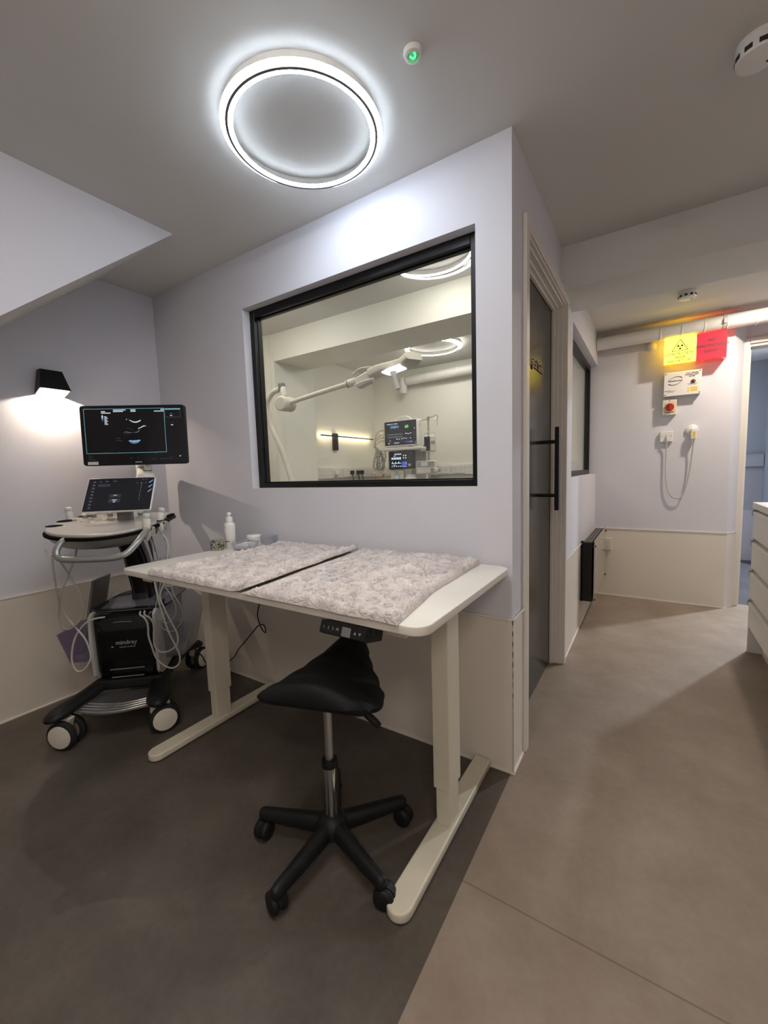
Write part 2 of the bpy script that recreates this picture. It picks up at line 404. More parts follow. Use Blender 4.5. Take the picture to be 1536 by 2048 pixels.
def camo_mat():
    m = bpy.data.materials.new('tape_pattern'); m.use_nodes = True; nt = m.node_tree; b = nt.nodes['Principled BSDF']; L = nt.links.new
    tc = nt.nodes.new('ShaderNodeTexCoord'); n = nt.nodes.new('ShaderNodeTexNoise'); n.inputs['Scale'].default_value = 75; n.inputs['Detail'].default_value = 1
    L(tc.outputs['Object'], n.inputs['Vector']); r = nt.nodes.new('ShaderNodeValToRGB'); r.color_ramp.interpolation = 'CONSTANT'; e = r.color_ramp.elements
    e[0].position = 0; e[0].color = (0.045, 0.04, 0.03, 1); e[1].position = 0.43; e[1].color = (0.17, 0.16, 0.11, 1)
    k = e.new(0.53); k.color = (0.42, 0.40, 0.33, 1); k = e.new(0.64); k.color = (0.09, 0.085, 0.06, 1)
    L(n.outputs['Fac'], r.inputs['Fac']); L(r.outputs['Color'], b.inputs['Base Color']); b.inputs['Roughness'].default_value = 0.6
    MATS['tape_pattern'] = m
camo_mat()
# ------------------------------------------------------------------ the shell
H = 2.35; E = 2.726; DADO = 0.619
WX0, WX1, WZ0, WZ1 = -1.428, -0.133, 1.125, 2.084
def boxes(*bs):
    m = MB()
    for b in bs: m.box(b[0], b[1])
    return m
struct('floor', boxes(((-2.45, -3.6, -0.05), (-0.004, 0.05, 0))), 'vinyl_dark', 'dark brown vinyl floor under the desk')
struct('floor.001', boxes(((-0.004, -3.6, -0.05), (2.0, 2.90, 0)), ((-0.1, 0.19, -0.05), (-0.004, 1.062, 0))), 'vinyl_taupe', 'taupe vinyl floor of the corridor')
struct('floor.002', boxes(((-2.55, 0.05, -0.05), (-0.05, E, -0.001))), 'vinyl_taupe', 'floor of the operating room behind the window')
struct('floor.003', boxes(((0.9, 2.90, -0.05), (2.7, 5.05, 0))), 'vinyl_slate', 'dark grey floor of the room beyond the far doorway')
struct('ceiling', boxes(((-2.6, -3.7, H), (2.75, 5.15, H + 0.1))), 'paint_ceiling')
# window wall, with the opening
struct('wall_front', boxes(((-2.45, 0, 0), (WX0, 0.1, H)), ((WX1, 0, 0), (0, 0.1, H)), ((WX0, 0, 0), (WX1, 0.1, WZ0)), ((WX0, 0, WZ1), (WX1, 0.1, H))), 'paint_lilac')
struct('wall_left', boxes(((-2.40, -3.6, 0), (-2.28, 0.0, H))), 'paint_lilac')
# corridor wall with the door opening and the second window opening, which runs up to the end wall
DY0, DY1, DZ = 0.19, 1.062, 2.098
struct('wall_right', boxes(((-0.1, 0.1, 0), (0, DY0, H)), ((-0.1, DY0, DZ), (0, DY1, H)), ((-0.1, DY1, 0), (0, 1.335, H)),
                            ((-0.1, 1.335, 0), (0, E, 1.122)), ((-0.1, 1.335, 2.084), (0, E, H))), 'paint_lilac')
m = MB(); m.prism([(-2.6, E), (0.95, E), (1.03, 2.85), (1.03, 2.95), (-2.6, 2.95)], 0, H)
struct('wall_end', m, 'paint_lilac')
struct('wall_end.001', boxes(((1.03, 2.85, 2.10), (2.0, 2.95, H)), ((1.86, 2.85, 0), (2.0, 2.95, 2.10))), 'paint_lilac')
struct('wall_corridor', boxes(((1.9, -3.6, 0), (2.0, 2.85, H))), 'paint_lilac')
struct('wall_rear', boxes(((-2.45, -3.7, 0), (2.0, -3.6, H))), 'paint_lilac')
# far room
struct('wall_far', boxes(((0.9, 4.97, 0), (2.7, 5.07, H)), ((1.53, 4.55, 0), (1.9, 4.97, H)), ((2.6, 2.95, 0), (2.7, 4.97, H)), ((0.85, 2.95, 0), (0.95, 4.97, H))), 'paint_blue')
struct('wall_panel', boxes(((0.95, 4.964, 0), (1.53, 4.97, 0.61)), ((1.525, 4.55, 0), (1.53, 4.964, 0.61)), ((1.53, 4.544, 0), (1.9, 4.55, 0.61))), 'cladding_lilac', 'low wall cladding in the room beyond the doorway')
# operating room
struct('wall_left.001', boxes(((-2.42, 0.1, 0), (-2.305, 0.94, H))), 'paint_theatre_warm')
m = MB(); m.box((-2.55, 0.94, 0), (-2.212, 1.318, H)); m.box((-2.55, 1.318, 0), (-2.222, 1.427, H)); m.box((-2.55, 0.928, 0), (-2.245, 0.94, H))
struct('wall_nib', m, 'paint_theatre', 'projecting wall nib in the operating room')
struct('wall_left.002', boxes(((-2.55, 1.427, 0), (-2.43, E, H))), 'paint_theatre')
struct('wall_end.002', boxes(((-2.43, E - 0.012, 0), (-0.1, E, H))), 'paint_theatre')
# ceiling beam, one each side of the corridor wall
struct('beam', boxes(((0, 0.941, 2.134), (1.9, 1.325, H))), 'paint_ceiling', 'boxed ceiling beam across the corridor')
struct('beam.001', boxes(((-2.212, 0.941, 2.134), (-0.1, 1.325, H))), 'paint_theatre', 'boxed ceiling beam in the operating room')
# stair soffit: a wedge hanging from the ceiling by the left wall, getting deeper towards the viewer
m = MB(); y0 = -0.31; k = (H - 1.782) / (0.985 - 0.31); yb = -0.31 - (H - 0.9) / k
x0, x1 = -2.28, -1.51
vs = [(x1, y0, H), (x1, yb, H), (x1, yb, 0.9), (x0, y0, H), (x0, yb, H), (x0, yb, 0.9)]
m.add(vs[:3], [[0, 1, 2]], 0)
m.add([vs[0], vs[2], vs[5], vs[3]], [[0, 1, 2, 3]], 1)
m.add([vs[1], vs[4], vs[5], vs[2]], [[0, 1, 2, 3]], 0)
struct('stair_soffit', m, ['paint_lilac', 'paint_ceiling'], 'sloping underside of a stair boxed against the left wall')

# low wall cladding and its seal strips
struct('wall_panel.001', boxes(((-2.276, -0.004, 0.004), (0.004, 0, DADO)), ((0, -0.004, 0.004), (0.004, 0.142, DADO))), 'cladding_cream', 'cream cladding along the foot of the window wall')
struct('wall_panel.002', boxes(((-2.28, -3.6, 0.004), (-2.276, 0, DADO))), 'cladding_cream', 'cream cladding along the foot of the left wall')
m = boxes(((0, 1.104, 0.004), (0.004, E, DADO)), ((0.004, E - 0.004, 0.004), (0.95, E, DADO)))
m.prism([(0.95, E - 0.004), (0.955, E - 0.004), (1.034, 2.848), (1.03, 2.85), (0.95, E)], 0.004, DADO)
struct('wall_panel.003', m, 'cladding_cream', 'cream cladding along the foot of the corridor walls')
s = 0.0065
m = boxes(((-2.276, -0.004 - s, DADO), (0.004, 0, DADO + s)), ((-2.276, -0.004 - s, 0), (0.004 + s, 0, s)), ((0.004, -0.004, DADO), (0.004 + s, 0.142, DADO + s)), ((0.004, -0.004, 0), (0.004 + s, 0.142, s)))
struct('trim_1', m, 'seal_strip', 'pale strips edging the cladding of the window wall')
struct('trim_2', boxes(((-2.276, -3.6, DADO), (-2.276 + s, 0, DADO + s)), ((-2.276, -3.6, 0), (-2.276 + s, 0, s))), 'seal_strip', 'pale strips edging the cladding of the left wall')
m = MB()
for z in (0, DADO):
    m.box((0.004, 1.104, z), (0.004 + s, E, z + s)); m.box((0.004, E - 0.004 - s, z), (0.953, E, z + s))
    m.prism([(0.953, E - 0.004 - s), (1.038, 2.845), (1.03, 2.85), (0.95, E - 0.004)], z, z + s)
struct('trim_3', m, 'seal_strip', 'pale strips edging the cladding of the corridor')

# window_1: black frame set back in the wall
def frame_ring(m, axis, c, a0, a1, z0, z1, d0, d1, w, wt=None, wb=None, mat=0):
    """A rectangular frame; axis 'x' runs the width along x with depth along y, 'y' the other way round."""
    wt = wt or w; wb = wb or w
    def bx(p, q, zz0, zz1):
        if axis == 'x': m.box((p, d0, zz0), (q, d1, zz1), 0.002, 1, mat)
        else: m.box((d0, p, zz0), (d1, q, zz1), 0.002, 1, mat)
    bx(a0, a0 + w, z0, z1); bx(a1 - w, a1, z0, z1); bx(a0 + w, a1 - w, z0, z0 + wb); bx(a0 + w, a1 - w, z1 - wt, z1)
w1 = bpy.data.objects.new('window_1', None); COL.objects.link(w1); w1.location = (-0.78, 0.07, WZ0); WM[w1] = Matrix.Translation(w1.location)
props(w1, 'black framed internal window above the desk', kind='structure')
m = MB(); frame_ring(m, 'x', 0, WX0, WX1, WZ0, WZ1, 0.046, 0.100, 0.036, 0.040, 0.030); part('window_frame', m, 'black_frame', w1)
m = MB(); frame_ring(m, 'x', 0, WX0 + 0.036, WX1 - 0.036, WZ0 + 0.030, WZ1 - 0.040, 0.068, 0.090, 0.006); part('glazing_bead', m, 'black_frame', w1)
m = MB().box((WX0 + 0.039, 0.076, WZ0 + 0.033), (WX1 - 0.039, 0.082, WZ1 - 0.043)); part('pane', m, 'window_glass', w1)
m = MB()
m.box((WX0, 0, WZ0), (WX1, 0.046, WZ0 + 0.003)); part('sill', m, 'gloss_white', w1)

# window_2: at the end of the corridor wall
w2 = bpy.data.objects.new('window_2', None); COL.objects.link(w2); w2.location = (-0.08, 2.03, 1.122); WM[w2] = Matrix.Translation(w2.location)
props(w2, 'black framed internal window beyond the door', kind='structure')
m = MB(); frame_ring(m, 'y', 0, 1.335, E, 1.122, 2.084, -0.10, -0.055, 0.040); part('window_frame', m, 'black_frame', w2)
m = MB().box((-0.082, 1.37, 1.155), (-0.076, E - 0.035, 2.05)); part('pane', m, 'window_glass', w2)

# door_1: charcoal leaf set deep in a white lining with stepped architrave
d1 = bpy.data.objects.new('door_1', None); COL.objects.link(d1); d1.location = (-0.05, 0.63, 0); WM[d1] = Matrix.Translation(d1.location)
props(d1, 'charcoal door with a long black pull bar in the corridor wall', kind='structure')
m = MB()
for ya, yb_ in ((DY0 - 0.045, DY0), (DY1, DY1 + 0.042)):
    m.box((0.0, ya, 0), (0.016, yb_, DZ + 0.046), 0.003, 2)
m.box((0.0, DY0, DZ), (0.016, DY1, DZ + 0.046), 0.003, 2)
part('architrave', m, 'gloss_white', d1)
m = MB()
def lining(x0, x1, t):
    m.box((x0, DY0, 0.002), (x1, DY0 + t, DZ), 0.0015, 1); m.box((x0, DY1 - t, 0.002), (x1, DY1, DZ), 0.0015, 1); m.box((x0, DY0 + t, DZ - t), (x1, DY1 - t, DZ), 0.0015, 1)
lining(-0.1, 0.006, 0.004); lining(-0.1, -0.010, 0.010); lining(-0.1, -0.034, 0.018); lining(-0.068, -0.052, 0.028)
part('door_lining', m, 'gloss_white', d1)
lf = part('door_leaf', MB().box((-0.100, DY0 + 0.008, 0.004), (-0.069, DY1 - 0.010, DZ - 0.020), 0.002, 1), 'door_charcoal', d1, 'charcoal door leaf')
m = MB().box((-0.005, 0.815, 0.962), (0.017, 0.845, 1.405), 0.003, 2)
for z in (1.042, 1.328): m.cyl((-0.0692, 0.83, z), (-0.004, 0.83, z), 0.0095)
part('pull_handle', m, 'black_plastic', lf, 'long square black pull handle')
m = MB().text('Surgical Suite', 0.060, Matrix(((0, 0, 1, -0.0665), (1, 0, 0, 0.655), (0, 1, 0, 1.700), (0, 0, 0, 1))), 0.0022, bold=0.0012)
part('lettering', m, 'door_letters', lf, 'dark red raised lettering')

# door_2: white cased opening to the far room
d2 = bpy.data.objects.new('door_2', None); COL.objects.link(d2); d2.location = (1.46, 2.88, 0); WM[d2] = Matrix.Translation(d2.location)
props(d2, 'white cased doorway at the far end of the corridor', kind='structure')
m = MB(); m.box((1.012, 2.832, 0), (1.054, 2.852, 2.150), 0.004, 2); m.box((1.846, 2.832, 0), (1.89, 2.852, 2.150), 0.004, 2); m.box((1.054, 2.832, 2.106), (1.846, 2.852, 2.150), 0.004, 2)
part('architrave', m, 'gloss_white', d2)
m = MB(); m.box((1.03, 2.85, 0), (1.060, 2.95, 2.10)); m.box((1.84, 2.85, 0), (1.86, 2.95, 2.10)); m.box((1.06, 2.85, 2.085), (1.84, 2.95, 2.10)); m.box((1.06, 2.89, 0), (1.070, 2.92, 2.085)); m.box((1.06, 2.89, 2.070), (1.84, 2.92, 2.085))
part('door_lining', m, 'gloss_white', d2)
# ------------------------------------------------------------------ ceiling fittings
def ring_light(name, label, loc, outer, inner):
    t = thing(name, label, 'ceiling light', loc, 0, 'round ring ceiling lights')
    R = 0.243; zr = -0.036; ze = -0.0285; zi = -0.0354; w = 0.0195
    m = MB().lathe([(R + w - 0.001, ze + 0.002), (R + w, ze), (R + 0.003, zr)], 96)
    m.lathe([(R - 0.003, zr), (R - w, zi), (R - w + 0.001, zi + 0.002)], 96, mat=1)
    part('diffuser', m, [outer, inner], t, 'glowing white outer and inner band', world=False)
    part('rim', MB().lathe([(R + 0.0045, zr + 0.0004), (R + 0.0042, zr - 0.003), (R - 0.0042, zr - 0.003), (R - 0.0045, zr + 0.0004)], 96), 'mid_grey_plastic', t, 'thin grey rim', world=False)
    m = MB().lathe([(R + w - 0.001, ze + 0.002), (R + 0.010, ze + 0.004), (R + 0.010, 0.0), (R + 0.002, 0.0), (R + 0.001, zi + 0.004), (R - w + 0.001, zi + 0.002)], 96)
    part('mounting_ring', m, 'white_plastic', t, world=False)
    return t
ring_light('ring_light', 'glowing ring ceiling light above the desk and stool', (-0.577, -0.404, H), 'ring_outer', 'ring_inner')
ring_light('ring_light', 'glowing ring ceiling light cut by the top of the window frame', (-0.585, 0.512, H), 'theatre_ring_outer', 'theatre_ring_outer')
ring_light('ring_light', 'ring ceiling light of the operating room hidden above the left of the window', (-1.75, 0.32, H), 'theatre_ring_outer', 'theatre_ring_outer')  # unseen extra ring, added to even out the light on the left
ring_light('ring_light', 'glowing ring ceiling light beyond the beam, seen through the window', (-1.285, 2.03, H), 'theatre_ring_inner', 'theatre_ring_inner')
# corridor downlight just beyond the picture, and added unseen lamps that fill the light
def downlight(label, loc, lens, r=0.05):
    t = thing('downlight', label, 'downlight', loc, 0, 'recessed corridor downlights')
    part('bezel', MB().lathe([(r, -0.004), (r + 0.004, -0.006), (r + 0.018, -0.004), (r + 0.020, 0)], 40), 'white_plastic', t, world=False)
    part('lens', MB().lathe([(0, -0.0035), (r, -0.0035)], 40, smooth=False), lens, t, world=False)
    return t
downlight('small round downlight in the ceiling near the far doorway', (1.12, 2.20, H), 'downlight_lens', 0.042)
ring_light('ring_light', 'ring ceiling light over the near end of the corridor', (1.15, -2.45, H), 'rear_fill_outer', 'rear_fill_inner')  # added fill lamp behind the camera, brightens corridor floor, ceiling and beam
ring_light('ring_light', 'ring ceiling light directly above the viewer', (-0.15, -1.25, H), 'near_fill_outer', 'near_fill_outer')  # added fill lamp out of view, lifts the left wall, desk and floor
downlight('round downlight in the ceiling of the far room', (2.0, 3.9, H), 'far_fill_lens', 0.05)  # unseen lamp added only to brighten the room past the doorway

def smoke_detector(label, loc, rotz):
    t = thing('smoke_detector', label, 'smoke detector', loc, rotz, 'round white smoke detectors on the ceiling')
    part('base', MB().lathe([(0.052, 0), (0.053, -0.010), (0.050, -0.013)], 48), 'white_plastic', t, world=False)
    m = MB().lathe([(0.050, -0.013), (0.0515, -0.016), (0.052, -0.040), (0.050, -0.046), (0.030, -0.053), (0.0, -0.055)], 48)
    part('cover', m, 'white_plastic', t, world=False)
    m = MB()
    for k in range(10):
        a = 2 * PI * k / 10; m.box((0.0485, -0.0095, -0.0395), (0.0528, 0.0095, -0.0255), 0.0015, 1, M=Matrix.Rotation(a, 4, 'Z'))
    part('vent_slots', m, 'smoke_slot', t, 'dark sensor slots', world=False)
    m = MB().box((0.018, -0.004, -0.0552), (0.030, 0.004, -0.0525), 0.001, 1); part('indicator', m, 'smoke_slot', t, world=False)
    return t
sd = smoke_detector('large looking white smoke detector at the top right edge of the picture', (0.650, 0.112, H), 0.35)
dup(sd, (0.604, 2.060, H), 0.1, 'white smoke detector above the lit warning sign, behind the beam')
t = thing('indicator_light', 'small round white ceiling indicator with a green glowing lens', 'indicator light', (-0.156, -0.412, H))
part('collar', MB().lathe([(0.0265, 0), (0.027, -0.006), (0.024, -0.013), (0.017, -0.015), (0.016, -0.010)], 36), 'white_plastic', t, world=False)
part('lens', MB().lathe([(0.0165, -0.011), (0.012, -0.0155), (0.006, -0.0175), (0.0, -0.018)], 30), 'tray_plastic', t, world=False)
part('green_led', MB().tube([(-0.008, -0.004, -0.012), (-0.002, 0.006, -0.0125), (0.006, 0.002, -0.012), (0.007, -0.007, -0.0125)], 0.0028, 6), 'green_led', t, 'green glowing element', world=False)

# ------------------------------------------------------------------ wall lamp by the left wall
t = thing('wall_lamp', 'black wedge shaped wall lamp shining warm light down the left wall', 'wall lamp', (-2.28, -0.60, 1.652))
m = MB()
# wedge shell: shallow at the top, deep at the open bottom
ya, yb2, yc, yd = -0.664, -0.531, -0.645, -0.548
T = [(-2.28, yc, 1.782), (-2.235, yc, 1.782), (-2.235, yd, 1.782), (-2.28, yd, 1.782)]
B = [(-2.28, ya, 1.654), (-2.196, ya - 0.002, 1.678), (-2.196, yb2 + 0.002, 1.678), (-2.28, yb2, 1.654)]
m.add(T + B, [[0, 1, 2, 3], [0, 4, 5, 1], [1, 5, 6, 2], [2, 6, 7, 3], [3, 7, 4, 0]])
def inn(p, c, k): return tuple(c[i] + (p[i] - c[i]) * k for i in range(3))
cc = (-2.235, -0.5975, 1.70)
Ti = [inn(p, cc, 0.90) for p in T]; Bi = [(inn(p, cc, 0.93)[0], inn(p, cc, 0.93)[1], p[2]) for p in B]
m.add(Ti + Bi, [[3, 2, 1, 0], [1, 5, 4, 0], [2, 6, 5, 1], [3, 7, 6, 2], [0, 4, 7, 3]], 1)
for i in range(4):
    j = (i + 1) % 4; m.add([B[i], B[j], Bi[j], Bi[i]], [[0, 1, 2, 3]])
part('housing', m, ['black_frame', 'white_plastic'], t)
m = MB().box((-2.262, -0.628, 1.700), (-2.224, -0.567, 1.714), 0.002, 1).lathe([(0.010, -0.002), (0.010, 0.006), (0, 0.006)], 20, frame_to((-2.2265, -0.5975, 1.6945), (0.42, 0, 0.91))); part('reflector', m, 'white_plastic', t, 'pale reflector inside')
m = MB().lathe([(0, 0), (0.0078, 0), (0.0078, 0.001), (0, 0.001)], 20, frame_to((-2.2275, -0.5975, 1.6925), (-0.42, 0, -0.91)), smooth=False); part('led_chip', m, 'sconce_led', t, 'glowing lamp element')

# ------------------------------------------------------------------ pipe under the corridor ceiling
def band(m, x, y, z, r):
    m.lathe([(r, -0.006), (r + 0.003, -0.004), (r + 0.003, 0.004), (r, 0.006)], 28, frame_to((x, y, z), (1, 0.08, 0)))
t = thing('lagged_pipe', 'white lagged pipe with taped bands along the corridor end wall', 'pipe', (0.95, 2.62, 2.19))
m = MB().cyl((0.004, 2.628, 2.246), (1.9, 2.628, 2.252), 0.053, n=32)
for x in (0.46, 0.60, 0.745, 0.88, 1.05, 1.24, 1.45, 1.68): band(m, x, 2.628, 2.2465, 0.053)
part('lagging', m, 'white_plastic', t)
m = MB().box((0.835, 2.600, H - 0.004), (0.895, 2.655, H)).cyl((0.866, 2.628, H), (0.866, 2.628, 2.305), 0.004, n=10)
m.lathe([(0.0535, -0.009), (0.0565, -0.009), (0.0565, 0.009), (0.0535, 0.009)], 28, frame_to((0.866, 2.628, 2.248), (1, 0, 0)))
m.box((0.858, 2.575, 2.23), (0.874, 2.560, 2.262)); part('hanger', m, 'pale_grey_plastic', t, 'grey metal hanger clip')
t = thing('lagged_pipe', 'white pipe with a capped drop end inside the operating room', 'pipe', (-1.0, 2.62, 2.06))
m = MB().cyl((-0.1, 2.622, 2.235), (-1.90, 2.622, 2.210), 0.050, n=32)
for x in (-0.5, -0.9, -1.3, -1.65): band(m, x, 2.622, 2.235 + (x + 0.1) * 0.0139, 0.05)
part('lagging', m, 'white_plastic', t)
m = MB().cyl((-1.955, 2.622, 2.245), (-1.955, 2.622, 2.078), 0.046, n=28, bev=0.004).cyl((-1.955, 2.622, 2.079), (-1.955, 2.622, 2.070), 0.040, n=28, mat=1)
part('drop_end', m, ['white_plastic', 'pale_grey_plastic'], t)
# small white dome on the end wall, half behind the pipe
t = thing('wall_sensor', 'small white dome sensor on the end wall just under the pipe', 'sensor', (0.405, E, 2.185))
M = frame_to((0.405, E, 2.182), (0, -1, 0))
part('base', MB().lathe([(0.036, 0), (0.036, 0.014), (0.032, 0.017)], 30, M), 'white_plastic', t)
part('dome', MB().lathe([(0.032, 0.017), (0.028, 0.030), (0.018, 0.040), (0.0, 0.044)], 30, M), 'white_plastic', t)

# ------------------------------------------------------------------ illuminated warning sign
t = thing('warning_sign', 'lit warning sign box, yellow half and red half, on the end wall', 'sign', (0.69, E, 1.985))
y1 = 2.606; xa, xm, xb, za, zb = 0.492, 0.700, 0.886, 1.988, 2.188
m = MB(); m.box((xa, y1 + 0.004, za), (xm, E, za + 0.004)); m.box((xa, y1 + 0.004, zb - 0.004), (xm, E, zb)); m.box((xa, y1 + 0.004, za), (xa + 0.004, E, zb))
part('yellow_housing', m, 'yellow_acrylic', t, 'clear yellowish housing')
m = MB(); m.box((xm, y1 + 0.004, za), (xb, E, za + 0.004)); m.box((xm, y1 + 0.004, zb - 0.004), (xb, E, zb)); m.box((xb - 0.004, y1 + 0.004, za), (xb, E, zb))
part('red_housing', m, 'red_acrylic', t, 'clear reddish housing')
yf = part('yellow_panel', MB().box((xa, y1, za), (xm - 0.001, y1 + 0.004, zb), 0.0008, 1), 'sign_yellow', t, 'glowing yellow panel')
rf = part('red_panel', MB().box((xm + 0.001, y1, za), (xb, y1 + 0.004, zb), 0.0008, 1), 'sign_red', t, 'glowing red panel')
def FM(x, z, y): return Matrix(((1, 0, 0, x), (0, 0, -1, y), (0, 1, 0, z), (0, 0, 0, 1)))
m = MB(); yy = y1 - 0.0008; cx = (xa + xm) / 2
def stroke(a, b, w, y=yy):
    a = V(a); b = V(b); d = (b - a).normalized(); n = V((-d.y, d.x)) * w / 2
    m.add([(a.x + n.x, y, a.y + n.y), (a.x - n.x, y, a.y - n.y), (b.x - n.x, y, b.y - n.y), (b.x + n.x, y, b.y + n.y)], [[0, 1, 2, 3]])
t0, t1, t2 = (cx - 0.052, 2.085), (cx + 0.052, 2.085), (cx, 2.172)
stroke(t0, t1, 0.005); stroke(t1, t2, 0.005); stroke(t2, t0, 0.005)
for a in (90 + 60, 90 - 60, 270):
    for k in range(6):
        p = math.radians(a - 30 + k * 10); q = math.radians(a - 30 + (k + 1) * 10); c0 = V((cx, 2.115)); r0, r1 = 0.007, 0.021
        pts = [c0 + V((math.cos(p), math.sin(p))) * r0, c0 + V((math.cos(p), math.sin(p))) * r1, c0 + V((math.cos(q), math.sin(q))) * r1, c0 + V((math.cos(q), math.sin(q))) * r0]
        m.add([(u.x, yy, u.y) for u in pts], [[0, 1, 2, 3]])
m.lathe([(0, 0.0008), (0.004, 0.0008)], 14, FM(cx, 2.115, y1), smooth=False)
for s_, z_ in (('CONTROLLED', 2.062), ('AREA', 2.034), ('RADIATION', 2.006)): m.text(s_, 0.0285, FM(cx, z_, y1 - 0.0006), 0.0004, bold=0.0005)
part('yellow_lettering', m, 'sign_ink', yf, 'grey radiation triangle and lettering')
m = MB(); cx = (xm + xb) / 2
for s_, z_ in (('NO', 2.130), ('UNAUTHORISED', 2.090), ('ENTRY', 2.048)): m.text(s_, 0.0275, FM(cx, z_, y1 - 0.0006), 0.0004, bold=0.0006)
part('red_lettering', m, 'ink_maroon', rf, 'dark red lettering')
m = MB().cyl((xa + 0.02, 2.665, 2.152), (xm - 0.012, 2.665, 2.152), 0.006, n=12); part('lamp_tube', m, 'sign_tube', t, 'glowing yellow tube inside the box')
m = MB().cyl((xm + 0.012, 2.665, 2.152), (xb - 0.02, 2.665, 2.152), 0.006, n=12); part('lamp_tube', m, 'sign_tube_red', t, 'glowing red tube inside the box')

# ------------------------------------------------------------------ control box, isolator, outlets
t = thing('control_box', 'white control box with a maroon oval logo and a red lamp', 'control box', (0.622, E, 1.745))
y1 = 2.664; xa, xb, za, zb = 0.498, 0.746, 1.743, 1.933
part('enclosure', MB().box((xa + 0.003, y1 + 0.006, za + 0.002), (xb - 0.003, E, zb - 0.002), 0.003, 2), 'pale_grey_plastic', t, 'grey enclosure')
fp = part('front_plate', MB().box((xa, y1, za), (xb, y1 + 0.007, zb), 0.003, 2), 'white_plastic', t, 'white front plate')
m = MB()
def arcband(cx, cz, rx, rz, rot, a0, a1, w0, w1, n=26):
    vs = []
    for i in range(n + 1):
        q = i / n; a = math.radians(a0 + (a1 - a0) * q); w = w0 + (w1 - w0) * q
        for k in (-.5, .5):
            ex, ez = (rx + k * w) * math.cos(a), (rz + k * w) * math.sin(a); c, s_ = math.cos(rot), math.sin(rot)
            vs.append((cx + ex * c - ez * s_, y1 - 0.0006, cz + ex * s_ + ez * c))
    m.add(vs, [[2 * i, 2 * i + 1, 2 * i + 3, 2 * i + 2] for i in range(n)])
arcband(0.574, 1.862, 0.048, 0.030, 0.35, 5, 165, 0.008, 0.001); arcband(0.574, 1.862, 0.048, 0.030, 0.35, 185, 345, 0.008, 0.001)
part('logo_arcs', m, 'ink_maroon', fp, 'maroon oval logo')
m = MB().text('Eduentronyx', 0.0185, FM(0.575, 1.863, y1 - 0.0006), 0.0004, bold=0.0003)
for s_, z_, sz in (('X-RAY TRIGGER', 1.912, 0.0115), ('WARNING LIGHT', 1.899, 0.0115), ('SYSTEM', 1.886, 0.0115)): m.text(s_, sz, FM(0.683, z_, y1 - 0.0006), 0.0004, bold=0.0003)
def dash(m, x0, x1, z, h=0.003, y=None, mat=0):
    y = y1 - 0.0004 if y is None else y
    m.add([(x0, y, z), (x1, y, z), (x1, y, z + h), (x0, y, z + h)], [[0, 1, 2, 3]], mat)
dash(m, 0.655, 0.722, 1.8255, 0.0025); dash(m, 0.660, 0.715, 1.818, 0.0022); dash(m, 0.502, 0.548, 1.784, 0.004); dash(m, 0.550, 0.580, 1.782, 0.002); dash(m, 0.520, 0.568, 1.774, 0.0025)
part('lettering', m, 'ink_black', fp, 'black lettering')
m = MB().lathe([(0.017, 0), (0.017, 0.003), (0.014, 0.004)], 28, FM(0.694, 1.846, y1), smooth=True); part('lamp_bezel', m, 'pale_grey_plastic', fp)
m = MB().lathe([(0.0135, 0), (0.0135, 0.007), (0.010, 0.011), (0, 0.012)], 28, FM(0.694, 1.846, y1)); part('lamp_button', m, 'ink_maroon', fp, 'dark red lamp')
m = MB()
for i, z in enumerate((1.767, 1.786)):
    m.box((0.676, y1 - 0.0006, z), (0.722, y1, z + 0.016)); m.add([(0.652, y1 - 0.0006, z), (0.672, y1 - 0.0006, z), (0.662, y1 - 0.0006, z + 0.016)], [[0, 1, 2]])
part('hazard_labels', m, 'label_yellow', fp, 'small yellow hazard labels')
m = MB()
for x in (xa + 0.012, xb - 0.012):
    for z in (za + 0.011, zb - 0.011): m.lathe([(0.0045, 0), (0.004, 0.0012), (0, 0.0015)], 16, FM(x, z, y1))
part('screws', m, 'ink_black', fp)
t = thing('isolator_switch', 'grey isolator switch with a red rotary knob on a yellow plate', 'switch', (0.541, E, 1.592))
y1 = 2.672; xa, xb, za, zb = 0.494, 0.590, 1.594, 1.716
bd = part('body', MB().box((xa, y1, za), (xb, E, zb), 0.004, 2), 'cream_plastic', t)
part('yellow_plate', MB().box((0.510, y1 - 0.002, 1.618), (0.576, y1 + 0.001, 1.694), 0.001, 1), 'switch_yellow', bd, 'yellow plate')
m = MB().lathe([(0.030, 0), (0.030, 0.010), (0.027, 0.014), (0, 0.014)], 36, FM(0.543, 1.657, y1 - 0.002)).box((0.536, y1 - 0.028, 1.630), (0.550, y1 - 0.012, 1.684), 0.003, 2)
part('knob', m, 'switch_red', t, 'red rotary knob')
m = MB()
for z in (1.604, 1.706): m.lathe([(0.004, 0), (0.0035, 0.001), (0, 0.0012)], 14, FM(0.542, z, y1))
dash(m, 0.515, 0.571, 1.612, 0.004, y1 - 0.0005); part('screws', m, 'ink_black', bd)
part('label_strip', MB().box((0.4965, y1 - 0.0005, 1.700), (0.528, y1 + 0.001, 1.709)), 'sticker_white', bd, 'white label strip')

